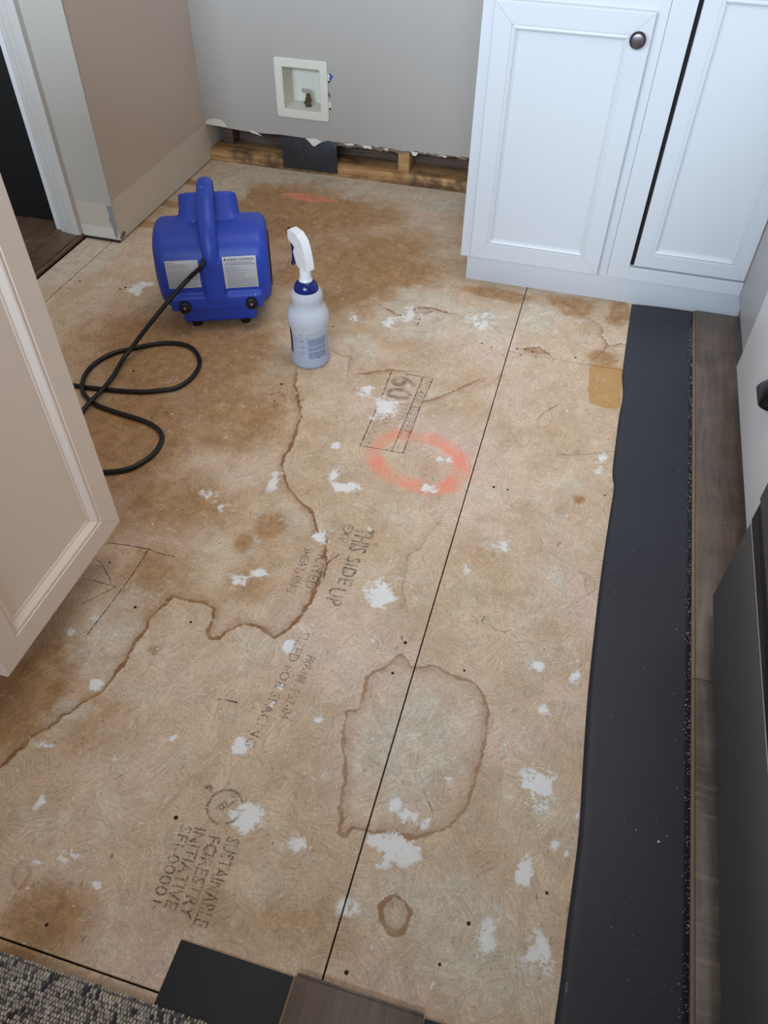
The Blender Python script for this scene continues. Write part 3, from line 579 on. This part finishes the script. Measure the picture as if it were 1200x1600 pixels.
STEP = [(.0, 0), (.0008, -.0022), (.003, -.0022), (.0065, -.0008), (.0095, -.0022), (.0125, -.0058), (.0155, -.0066), (.0158, -.0085)]
STEPL = [(.0, 0), (.0008, -.002), (.0035, -.0022), (.006, -.0008), (.0085, -.002), (.0145, -.0105), (.018, -.0112), (.0185, -.0125)]
# back cabinet
cb = empty('base_cabinet', (0, 0, 0), 0, 'white base cabinet with round dark knob, standing against the back wall', 'cabinet')
FY = 1.958
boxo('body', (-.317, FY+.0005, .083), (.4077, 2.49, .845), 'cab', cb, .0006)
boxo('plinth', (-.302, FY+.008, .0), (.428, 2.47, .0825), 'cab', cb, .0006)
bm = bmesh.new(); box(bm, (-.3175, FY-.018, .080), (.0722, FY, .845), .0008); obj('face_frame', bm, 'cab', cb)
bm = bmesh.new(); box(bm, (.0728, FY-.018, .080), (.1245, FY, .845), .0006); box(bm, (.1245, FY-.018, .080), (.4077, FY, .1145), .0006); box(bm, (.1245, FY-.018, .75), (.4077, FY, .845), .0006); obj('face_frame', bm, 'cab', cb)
boxo('gap_shade_sheet', (.1245, FY-.002, .1145), (.4077, FY+.001, .75), 'void', cb)  # near-black sheet painting the shade in the gap round the corner door
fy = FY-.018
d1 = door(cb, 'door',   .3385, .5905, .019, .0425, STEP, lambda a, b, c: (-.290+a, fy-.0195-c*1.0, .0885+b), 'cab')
# knob
bm = bmesh.new(); R = Vector((0, -1, 0)).to_track_quat('Z', 'Y').to_matrix()
lathe(bm, [(.008, 0), (.007, .002), (.0055, .006), (.0055, .012), (.010, .015), (.0155, .017), (.0168, .0195), (.0165, .022), (.0150, .0238), (.0142, .0232)], (.021, fy-.0195, .632), 32, R)
obj('knob', bm, 'bronze', d1, auto=40)
bm = bmesh.new(); lathe(bm, [(.0143, .0230), (.0138, .0238), (.010, .0248), (.004, .0254), (.0005, .0255)], (.021, fy-.0195, .632), 32, R); obj('knob_face', bm, 'bronze2', d1, auto=50)
d2 = door(cb, 'corner_door', .2728, .628, .0185, .035, STEP, lambda a, b, c: (.1345+a, fy+.001-c, .1185+b), 'cab'); 
ct = boxo('countertop', (-.335, 1.905, .846), (.41, 2.498, .876), 'trimw', None, .003); tag(ct, 'plain white worktop slab on the knobbed back cabinet', 'worktop')
# right cabinet
rc = empty('drawer_cabinet', (0, 0, 0), 0, 'white drawer cabinet with black cup pull, on the right beside the brown planks', 'cabinet')
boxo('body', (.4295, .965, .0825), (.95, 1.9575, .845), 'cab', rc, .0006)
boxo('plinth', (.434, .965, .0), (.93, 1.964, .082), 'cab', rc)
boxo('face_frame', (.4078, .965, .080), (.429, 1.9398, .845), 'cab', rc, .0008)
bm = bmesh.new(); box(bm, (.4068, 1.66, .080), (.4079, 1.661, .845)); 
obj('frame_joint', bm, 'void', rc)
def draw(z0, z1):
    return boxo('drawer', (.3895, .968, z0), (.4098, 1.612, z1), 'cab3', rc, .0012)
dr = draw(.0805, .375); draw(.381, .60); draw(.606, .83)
bm = bmesh.new(); cy, cz, cx = 1.282, .236, .3893   # cup pull: half dome open below, with back flange
n1, n2 = 20, 10; rows = []
for j in range(n2+1):
    ph = PI/2*j/n2; row = []
    for i in range(n1+1):
        th = PI*i/n1
        row.append(bm.verts.new((cx-.024*math.sin(ph)*1.0, cy+.044*math.cos(th)*(1-.12*math.sin(ph))*math.cos(ph*.55), cz+.030*math.sin(th)*math.cos(ph))))
    rows.append(row)
for a, b in zip(rows, rows[1:]):
    for i in range(n1): bm.faces.new((a[i], a[i+1], b[i+1], b[i]))
bmesh.ops.remove_doubles(bm, verts=bm.verts, dist=.0002)
bmesh.ops.solidify(bm, geom=list(bm.faces), thickness=.0018)
cyl(bm, (cx-.0025, cy+.046, cz+.004), (1, 0, 0), .008, .008, .0025, 16); cyl(bm, (cx-.0025, cy-.046, cz+.004), (1, 0, 0), .008, .008, .0025, 16)
obj('cup_pull', bm, 'cup', dr, auto=50)
ct = boxo('countertop', (.45, .965, .846), (.95, 2.498, .876), 'trimw', None, .003); tag(ct, 'plain white worktop slab over the cup pull drawers', 'worktop')
# left cabinet
lc = empty('island_cabinet', (0, 0, 0), 0, 'white panelled cabinet in the left foreground, bottom corner of its door showing', 'cabinet')
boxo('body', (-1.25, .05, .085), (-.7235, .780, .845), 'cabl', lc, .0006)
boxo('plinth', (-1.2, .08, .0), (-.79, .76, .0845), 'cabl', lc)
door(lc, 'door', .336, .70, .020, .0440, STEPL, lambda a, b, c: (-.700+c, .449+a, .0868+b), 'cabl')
ct = boxo('countertop', (-1.27, .03, .846), (-.690, .80, .876), 'trimw', None, .003); tag(ct, 'plain white worktop slab on the left foreground cabinet', 'worktop')
# range
ra = empty('appliance', (0, 0, 0), 0, 'dark stainless kitchen appliance with black band, at the lower right edge', 'appliance')
boxo('body', (.372, -.05, .03), (.95, .955, .86), 'applb', ra, .002)
boxo('lower_front', (.3355, -.05, .055), (.3715, .940, .240), 'appl', ra, .003)
boxo('edge_trim', (.3345, -.05, .2405), (.3715, .9405, .2435), 'chrome', ra, .0006)
boxo('glass_band', (.3335, -.05, .2445), (.3715, .938, .288), 'applb', ra, .004)
boxo('upper_front', (.3300, -.05, .2905), (.3715, .9385, .72), 'appl', ra, .004)
boxo('toe_plate', (.374, -.05, .0112), (.40, .95, .0295), 'applb', ra)

# ------------------------------------------------------------ planks, underlay
pk = empty('plank_row', (0, 0, 0), 0, 'row of brown wood-look planks laid along the right cabinets', 'planks')
def plank(x0, x1, y0, y1, mat, par, side=-1):
    o = boxo('plank', (x0, y0, .0045), (x1, y1, .0105), mat, par, .0009)
    return o
plank(.3205, .4325, .7935, 1.962, 'plank', pk); plank(.3205, .4325, -.25, .7925, 'plank2', pk)
for y0, y1 in ((.7935, 1.9615), (-.25, .7925)): boxo('plank_tongue', (.3155, y0, .0035), (.3203, y1, .0078), 'core', pk, .0006)
boxo('underlay_strip', (.318, -.25, .0008), (.4325, 1.961, .0043), 'foam', pk)
# foam sheet, left edge as traced
E_ = [Vector((x, y, 0)) for x, y in SHEET_EDGE]; E_ = catmull([(p.x, p.y, 0) for p in E_], 4)
bm = bmesh.new(); top = []; NX = 16
for i, p in enumerate(E_):
    row = []
    for k in range(NX+1):
        t = k/NX; x = p.x+(.3150-p.x)*t; y = p.y
        h = .0022 + .0012*(math.sin(p.y*9+x*7)*.5+.5)*math.sin(PI*t)
        if abs(y-1.50) < .12: h += .004*math.exp(-((y-1.50)/.05)**2)*(1-t)
        if abs(y-1.62) < .1: h += .003*math.exp(-((y-1.62+.05*t)/.025)**2)*t*(1-t)*3
        if y > 1.88: h += .010*((y-1.88)/.076)*t*(1-.3*t)
        if k == 0: h = max(.0012, h-.001)
        row.append(bm.verts.new((x, y-.004*t*(i == 0), h)))
    top.append(row)
for a, b in zip(top, top[1:]):
    for k in range(NX): bm.faces.new((a[k], a[k+1], b[k+1], b[k]))
bmesh.ops.recalc_face_normals(bm, faces=bm.faces)
bmesh.ops.solidify(bm, geom=list(bm.faces), thickness=.0012)
o = obj('underlayment_sheet', bm, 'foam', None, smooth=True); tag(o, 'long charcoal foam underlayment sheet lying between subfloor and brown planks', 'underlayment')
o = boxo('underlayment_piece', (-.3165, -.02, .0002), (-.1625, .2110, .0030), 'foam2', None, .0004); tag(o, 'small black rectangle of underlayment beside the rug and short plank', 'underlayment')
bp = empty('short_plank', (0, 0, 0), 0, 'dark plank end at the bottom edge, right of the black underlayment piece', 'plank')
boxo('plank', (-.1585, -.2, .0045), (.004, .2120, .0105), 'plank', bp, .0009)
boxo('plank_tongue', (-.1585, .2121, .0035), (.004, .2165, .0078), 'plank2', bp, .0006)
boxo('plank_tongue', (-.1622, -.2, .0035), (-.1587, .2115, .0078), 'core', bp, .0006)
boxo('underlay_strip', (-.158, -.2, .0006), (.003, .210, .0043), 'foam2', bp)
o = boxo('underlayment_scrap', (.0058, -.2, .0002), (.150, .2130, .0034), 'foam2', None, .0004); tag(o, 'black underlayment scrap in the bottom edge, right of the short plank', 'underlayment')
# crumbs along the plank edge
V, F = [], []
def crumb(x, y, s, z=.0040):
    b = len(V)
    for dx, dy, dz in ((1, 0, 0), (-.5, .87, 0), (-.5, -.87, 0), (0, 0, 1.1)): V.append((x+dx*s*random.uniform(.6, 1.2), y+dy*s*random.uniform(.6, 1.2), z+dz*s))
    F.extend([(b, b+1, b+3), (b+1, b+2, b+3), (b+2, b, b+3)])
for _ in range(620): crumb(.3142-abs(random.gauss(0, .004)), random.uniform(.25, 1.93), random.uniform(.0004, .0011))
for _ in range(150): crumb(random.uniform(.17, .31), random.uniform(.25, 1.9), random.uniform(.0003, .0008))
for _ in range(12): crumb(random.uniform(.24, .31), random.uniform(.3, .9), random.uniform(.0008, .0015))
crumb(.272, .508, .0026); crumb(.302, .335, .0012)
o = obj('drywall_crumbs', (V, F), 'crumb'); tag(o, 'white crumbs scattered on the charcoal sheet along the plank edge', 'crumbs', kind='stuff')
# rug
rug = empty('woven_rug', (0, 0, 0), 0, 'grey and beige chunky woven rug in the bottom left corner', 'rug')
RX0, RX1, RY1 = -.685, -.166, .136
boxo('backing', (RX0, -.35, .0033), (RX1, RY1-.002, .0085), 'rugback', rug, .002)
V, F = [], []
ico = bmesh.new(); bmesh.ops.create_icosphere(ico, subdivisions=1, radius=1); iv = [v.co.copy() for v in ico.verts]; idx = {v: i for i, v in enumerate(ico.verts)}
iF = [tuple(idx[v] for v in f.verts) for f in ico.faces]; ico.free()
pitx, pity = .0043, .0050; row = 0; y = RY1-.003
while y > -.34:
    x = RX0+(row % 2)*pitx*.5
    while x < RX1:
        jx, jy = random.uniform(-.0005, .0005), random.uniform(-.0005, .0005); sz = random.uniform(.9, 1.12)
        zc = .0088+random.uniform(-.0006, .0006)-(.0030 if row == 0 else .0008 if row == 1 else 0); b = len(V)
        sk = random.uniform(-.25, .25)
        ry = .0031 if row > 1 else .0042
        for p in iv: V.append((x+jx+p.x*.0021*sz+p.y*sk*.002, y+jy+p.y*ry*sz, zc+p.z*.0030*sz))
        F += [tuple(b+i for i in f) for f in iF]; x += pitx
    y -= pity; row += 1
o = obj('yarn_loops', (V, F), 'yarn', rug, smooth=True); o['kind'] = 'stuff'

# ------------------------------------------------------------ outlet box in the back wall
bx = empty('water_outlet_box', (-.965, 2.5, .265), 0, 'white recessed plastic water valve box set in the back wall', 'valve box')
bm = bmesh.new()
def rrect(w0, h0, r, n=5):
    o = []
    for cx, cy, a0 in ((w0-r, h0-r, 0), (-w0+r, h0-r, PI/2), (-w0+r, -h0+r, PI), (w0-r, -h0+r, 1.5*PI)):
        o += [(cx+r*math.cos(a0+PI/2*k/n), cy+r*math.sin(a0+PI/2*k/n)) for k in range(n+1)]
    return o
rings = []
for (w0, h0, r, y) in [(.0885, .0875, .007, -.0005), (.0885, .0875, .007, -.006), (.0865, .0855, .006, -.008), (.0635, .0635, .003, -.008), (.0615, .0615, .002, -.006), (.058, .058, .002, .070)]:
    rings.append([bm.verts.new((a, y, b)) for a, b in rrect(w0, h0, r)])
for a, b in zip(rings, rings[1:]):
    n = len(a)
    for i in range(n): bm.faces.new((a[i], a[(i+1) % n], b[(i+1) % n], b[i]))
bm.faces.new(rings[-1]); obj('frame', bm, 'boxp', bx, auto=30)
vz = -.060
bm = bmesh.new()
lathe(bm, [(.011, 0), (.011, .003), (.0075, .004), (.0075, .014), (.0105, .015), (.0105, .024), (.008, .026), (.008, .034), (.005, .036), (.005, .041)], (.006, .035, vz), 20)
cyl(bm, (.006, .028, vz+.018), (0, -1, 0), .0055, .0055, .012, 16); cyl(bm, (.006, .016, vz+.018), (0, -1, 0), .0072, .0072, .006, 6)
vv = obj('valve', bm, 'brass', bx, auto=35)
bm = bmesh.new(); box(bm, (-.012, .028, vz+.041), (.012, .040, vz+.044), .0006); box(bm, (-.012, .026, vz+.044), (.010, .0285, vz+.055), .0006); obj('valve_handle', bm, 'chrome', vv)
bm = bmesh.new(); prism(bm, [(.0925, .038), (.097, .036), (.104, .047), (.1035, .051), (.099, .052), (.095, .047)], lambda a, b, t: (a, t, b), -.003, -.001); o = obj('blue_tape', bm, 'tapeblue', bx); o['label'] = 'small blue flap sticking out'
for zz in (.045, -.035):
    bm = bmesh.new(); prism(bm, [(.0885, zz-.012), (.094, zz-.010), (.096, zz-.002), (.094, zz+.007), (.0885, zz+.009)], lambda a, b, t: (a, t, b), -.002, -.0005); cyl(bm, (.092, -.002, zz), (0, -1, 0), .0012, .0012, .0008, 8); obj('mounting_tab', bm, 'boxp', bx)
for zz in (.031, -.048):
    bm = bmesh.new(); prism(bm, [(.0885, zz-.003), (.095, zz-.002), (.0945, zz+.002), (.0885, zz+.003)], lambda a, b, t: (a, t, b), -.0018, -.0006); obj('dark_sliver', bm, 'void', bx)  # thin dark slivers standing in for the shade inside torn drywall holes

# ------------------------------------------------------------ air mover
am = empty('air_mover', (-.849, 1.530, 0), math.radians(23.4), 'blue plastic air mover with carry handle, standing on the bare subfloor', 'blower')
bm = bmesh.new()
CU, CZ, RU, RZ, HW = .100, .140, .100, .102, .137
def supere(k, e, ru, rz): 
    a = 2*PI*k; c, s = math.cos(a), math.sin(a)
    return math.copysign(abs(c)**e, c)*ru, math.copysign(abs(s)**e, s)*rz
secs = []; NS = 48
for i in range(21):
    a = -PI/2+PI*i/20; rr = .026
    x = math.copysign(HW-rr, a)+rr*math.sin(a) if i != 10 else 0
    ins = rr*(1-math.cos(a)) if i != 10 else 0
    secs.append((x, ins))
rings = []
for x, ins in secs:
    ring = []
    for k in range(NS):
        u, z = supere(k/NS, .78, RU-ins, RZ-ins); ring.append(bm.verts.new((x, CU+u, CZ+z)))
    rings.append(ring)
for a, b in zip(rings, rings[1:]):
    for k in range(NS): bm.faces.new((a[k], a[(k+1) % NS], b[(k+1) % NS], b[k]))
bm.faces.new(rings[0][::-1]); bm.faces.new(rings[-1])
# outlet snout rising away from the viewer
nrm = Vector((0, .57, .82)).normalized(); tan_ = Vector((0, .82, -.57)).normalized(); c0 = Vector((0, CU, CZ)); rings = []
for t, hw, ht in ((.02, .078, .06), (.075, .086, .062), (.095, .076, .058), (.115, .0715, .056), (.150, .0700, .054)):
    rings.append([bm.verts.new(c0+nrm*t+Vector((a, 0, 0))+tan_*b) for a, b in rrect(hw, ht, .026, 6)])
for a, b in zip(rings, rings[1:]):
    n = len(a)
    for i in range(n): bm.faces.new((a[i], a[(i+1) % n], b[(i+1) % n], b[i]))
bm.faces.new(rings[0][::-1]); bm.faces.new(rings[-1])
box(bm, (-.092, .016, .0125), (.092, .165, .085), .008, 3)
box(bm, (-.114, -.009, .060), (.114, .06, .100), .006, 3)
box(bm, (-.024, -.013, .080), (.024, .05, .190), .007, 3)
o = obj('housing', bm, 'blue', am)
rm = o.modifiers.new('r', 'REMESH'); rm.mode = 'VOXEL'; rm.voxel_size = .0034; rm.use_smooth_shade = True
sm = o.modifiers.new('s', 'SMOOTH'); sm.iterations = 7; sm.factor = .5
bpy.context.view_layer.update(); dg = bpy.context.evaluated_depsgraph_get()
me = bpy.data.meshes.new_from_object(o.evaluated_get(dg)); o.modifiers.clear(); o.data = me; housing = o
me.polygons.foreach_set('use_smooth', [True]*len(me.polygons))
bvh = BVHTree.FromPolygons([v.co.copy() for v in me.vertices], [tuple(p.vertices) for p in me.polygons])
def back(x, z, off=.0008):
    h = bvh.ray_cast(Vector((x, -.2, z)), Vector((0, 1, 0)))
    return (x, (h[0].y if h[0] else 0)-off, z)
# handle
hp = catmull([(0, .006, .150), (0, -.004, .178), (0, .003, .212), (0, .028, .252), (0, .070, .286), (0, .115, .308), (0, .150, .312), (0, .172, .300), (0, .180, .276)], 6)
bm = bmesh.new(); nn = len(hp); sweep(bm, hp, [.0112+.0022*math.sin(PI*i/nn) for i in range(nn)], 20, 1.5, (1, 0, 0))
for e_ in (0,): pass
obj('handle', bm, 'blue', am, smooth=True)
# outlet grille and intake grille
bm = bmesh.new(); tipc = c0+nrm*.1505
for k in range(-3, 4):
    p = tipc+Vector((k*.0145, 0, 0)); a = [p+tan_*s for s in (-.045, .045)]; sweep(bm, a, .0016, 6)
obj('outlet_grille', bm, 'rubber', am)
for sx_ in (-1, 1):
    bm = bmesh.new()
    for r in (.018, .034, .05, .066):
        pts = [Vector((sx_*(HW+.0005), CU+r*math.cos(2*PI*k/32), CZ-.004+r*math.sin(2*PI*k/32))) for k in range(33)]; sweep(bm, pts, .0018, 6)
    for k in range(8):
        a = PI*k/4; sweep(bm, [Vector((sx_*(HW+.0005), CU+r*math.cos(a), CZ-.004+r*math.sin(a))) for r in (.012, .068)], .0018, 6)
    obj('intake_grille', bm, 'rubber', am)
# rubber feet and bumpers
for x in (-.062, .062):
    for u in (.034, .15):
        bm = bmesh.new(); cyl(bm, (x, u, .0), (0, 0, 1), .013, .014, .02, 20); obj('rubber_foot', bm, 'rubber', am, auto=40)
for x, z in ((-.079, .077), (.084, .078)):
    yb = back(x, z)[1]
    bm = bmesh.new(); R = Vector((0, -1, 0)).to_track_quat('Z', 'Y').to_matrix()
    lathe(bm, [(.0145, -.002), (.0150, .006), (.0145, .0105), (.012, .0125), (.006, .0125), (.0055, .009)], (x, yb, z), 28, R); bb = obj('rubber_bumper', bm, 'rubber', am, auto=40)
    bm = bmesh.new(); cyl(bm, (x, yb-.0088, z), (0, -1, 0), .0045, .004, .002, 16); obj('screw', bm, 'screw', bb)
# labels: patches wrapped on the back of the housing
def patch(x0, x1, z0, z1, shear, off, nx=10, nz=10):
    V, F = [], []
    for j in range(nz+1):
        for i in range(nx+1):
            x = x0+(x1-x0)*i/nx; z = z0+(z1-z0)*j/nz; V.append(back(x+shear*(z-z0), z+(x-x0)*shear*-.0, off))
    for j in range(nz):
        for i in range(nx): a = j*(nx+1)+i; F.append((a, a+1, a+nx+2, a+nx+1))
    return V, F
def tcard(body, x, z, L, size, off=.0016, bold=0, shear=0):
    vs, fs = text_verts(body, size, bold*size); k = L/max(v[0] for v in vs)
    return [back(x+v[0]*k+shear*v[1], z+v[1], off) for v in vs], fs
la = obj('label', patch(-.109, -.032, .121, .190, 0, .0009), 'label', am); la['label'] = 'silver rating label'
parts = []
for k in range(15):
    z = .1845-k*.0042
    if k == 8: parts.append(tcard('WARNING', -.106, z-.0012, .014, .0035)); parts.append(patch(-.088, -.060, z, z+.0009, 0, .0015, 6, 1)); continue
    xx = -.106; lim = -.106+[.018, .045, .055, .046, .050, .068, .058, .058, 0, .050, .042, .060, .052, .070, .064][k]
    while xx < lim-.003:
        L_ = random.uniform(.004, .011); parts.append(patch(xx, min(xx+L_, lim), z, z+.0009+(.0004 if k in (0, 1, 2) else 0), 0, .0015, 3, 1)); xx += L_+.0014
obj('fine_print', join_text(parts), 'print2', la)
parts = []
cxl, czl = -.044, .150
ringp = ([], [])
for k in range(29):
    for r in (.0072, .0082): ringp[0].append(back(cxl+r*math.cos(2*PI*k/28), czl+r*math.sin(2*PI*k/28), .0016))
    if k: b = len(ringp[0]); ringp[1].append((b-4, b-3, b-1, b-2))
parts.append(ringp); parts.append(tcard('ETL', cxl-.0055, czl-.0022, .011, .0062, bold=.02)); parts.append(tcard('US', cxl+.009, czl-.004, .003, .002))
parts.append(tcard('Intertek', cxl-.006, czl-.0135, .012, .0028))
obj('certification_mark', join_text(parts), 'print', la)
lb = obj('label', patch(.026, .106, .114, .193, 0, .0009), 'label', am); lb['label'] = 'silver warning label'
parts = [tcard('WARNING / ADVERTENCIA', .037, .1845, .064, .0062, bold=.02)]
t = [back(a, b, .0017) for a, b in ((.0285, .1845), (.0355, .1845), (.032, .1905))]; parts.append((t, [(0, 1, 2)]))
parts.append(tcard('READ AND SAVE ALL SAFETY INSTRUCTIONS', .034, .1785, .060, .0032, bold=.015)); parts.append(tcard('LEA Y GUARDE TODAS LAS INSTRUCCIONES', .029, .1742, .073, .0032, bold=.015))
obj('warning_print', join_text(parts), 'print', lb)
parts = []
for k in range(17):
    z = .169-k*.0032; xx = .030; lim = .030+[.030, .044, .038, .056, .030, .050, .046, .044, .044, .064, .070, .072, .072, .068, .072, .070, .072][k]
    while xx < lim-.003:
        L_ = random.uniform(.005, .014); parts.append(patch(xx, min(xx+L_, lim), z, z+.0007, 0, .0015, 3, 1)); xx += L_+.0012
obj('fine_print', join_text(parts), 'print2', lb)

# ------------------------------------------------------------ cable
ca_start = am.matrix_basis @ Vector((-.014, -.004, .196)); ca2 = am.matrix_basis @ Vector((-.022, -.020, .186))
pa = catmull([ca_start, ca2] + [Vector(p) for p in CABLE_A] + [Vector((-1.03, .93, .0055)), Vector((-1.12, .95, .0055)), Vector((-1.20, 1.05, .0055))] + [Vector(p) for p in CABLE_B], 6)
# lift the later run over the earlier one where they cross
bm = bmesh.new(); sweep(bm, pa, .0054, 12)
o = obj('power_cable', bm, 'cable', None, smooth=True); tag(o, 'thick black power cable looping over the floor from the blue air mover', 'cable')

# ------------------------------------------------------------ spray bottle
sb = empty('spray_bottle', (-.587, 1.472, 0), math.radians(6), 'clear plastic spray bottle with navy collar and white trigger head, on the floor', 'spray bottle')
BP = [(.030, .0015), (.042, .0), (.0455, .004), (.0465, .010), (.0455, .022), (.0445, .040), (.0440, .075), (.0450, .095), (.0480, .108), (.0492, .120), (.0482, .132), (.0430, .144), (.0375, .150), (.0355, .156), (.0350, .160), (.0354, .166), (.0368, .172), (.0372, .178), (.0350, .185), (.0300, .190), (.0215, .193), (.0205, .205)]
bm = bmesh.new(); lathe(bm, BP, (0, 0, 0), 56); obj('bottle', bm, 'bottle', sb, auto=60)
def rad(z):
    for (r0, z0), (r1, z1) in zip(BP[2:], BP[3:]):
        if z0 <= z <= z1: return r0+(r1-r0)*(z-z0)/(z1-z0)
    return .045
def cylpt(s, z, off): r = rad(z)+off; a = -PI/2+s/.045; return (r*math.cos(a), r*math.sin(a), z)
def cpatch(s0, s1, z0, z1, off=.0004, nx=6, nz=2):
    V, F = [], []
    for j in range(nz+1):
        for i in range(nx+1): V.append(cylpt(s0+(s1-s0)*i/nx, z0+(z1-z0)*j/nz, off))
    for j in range(nz):
        for i in range(nx): a = j*(nx+1)+i; F.append((a, a+1, a+nx+2, a+nx+1))
    return V, F
parts = [cpatch(.006, .056, .0985, .0992), cpatch(.006, .056, .0842, .0849), cpatch(.006, .0068, .0842, .0992, nx=1), cpatch(.012, .048, .0945, .0952)]
for k in range(20):
    z = .081-k*.0026
    if k in (7, 12): continue
    xx = .008
    while xx < .052: L_ = random.uniform(.006, .016); parts.append(cpatch(xx, min(.054, xx+L_), z, z+.0015, nx=3, nz=1)); xx += L_+.0008
obj('printed_text', join_text(parts), 'bprint', sb)
parts = []
for k, t_ in enumerate(('24 OZ', '20 OZ', '16 OZ', '12 OZ')):
    vs, fs = text_verts(t_, .0052, .00004); parts.append(([cylpt(-.013+v[0]*.75, .0925-k*.0165+v[1], .0004) for v in vs], fs))
parts.append(cpatch(.030, .033, .030, .0335)); obj('volume_marks', join_text(parts), 'navyprint', sb)['kind'] = 'stuff'
o = obj('side_label', cpatch(-.075, -.0375, .036, .104, .0004, 8, 6), 'navyprint', sb); o['label'] = 'dark blue label wrapped on the left side'
bm = bmesh.new()
lathe(bm, [(.0275, .176), (.0285, .180), (.0285, .190), (.0265, .200), (.0215, .208), (.0165, .2125), (.0150, .2130)], (0, 0, 0), 36)
for k in range(12):
    a = 2*PI*k/12; cyl(bm, (.0280*math.cos(a), .0280*math.sin(a), .180), (-.10*math.cos(a), -.10*math.sin(a), 1), .0016, .0008, .022, 6)
obj('collar', bm, 'navy', sb, auto=40)
# head frame: +x is where the nozzle points
bm = bmesh.new()
prof = [(-.020, .243), (.013, .243), (.018, .252), (.024, .268), (.025, .276), (.020, .286), (.026, .292), (.038, .296), (.042, .302), (.042, .318), (.036, .322), (.010, .3195), (-.006, .306), (-.014, .284), (-.019, .262)]
prism(bm, prof, lambda a, b, t: (a, t, b), -.0105, .0105)
r_ = [e for e in bm.edges if len(e.link_faces) == 2 and e.calc_face_angle(0) > .5]; bmesh.ops.bevel(bm, geom=r_, offset=.0022, segments=2, affect='EDGES', profile=.5)
hd = obj('trigger_head', bm, 'whitep', sb, auto=30); hd.rotation_euler = (0, 0, math.radians(142))
bm = bmesh.new(); lathe(bm, [(.0155, .2125), (.0160, .214), (.0145, .217), (.0130, .219), (.0125, .245)], (0, 0, 0), 28); obj('neck', bm, 'whitep', hd, auto=40)
bm = bmesh.new(); prism(bm, [(.024, .291), (.034, .293), (.036, .284), (.034, .268), (.036, .250), (.041, .238), (.037, .236), (.031, .246), (.028, .262), (.027, .278)], lambda a, b, t: (a, t, b), -.0075, .0075); obj('trigger', bm, 'navy', hd, auto=30)
bm = bmesh.new(); cyl(bm, (.040, 0, .310), (1, 0, 0), .0095, .0085, .010, 6); cyl(bm, (.050, 0, .310), (1, 0, 0), .004, .004, .002, 12); obj('nozzle', bm, 'rubber', hd, auto=30)
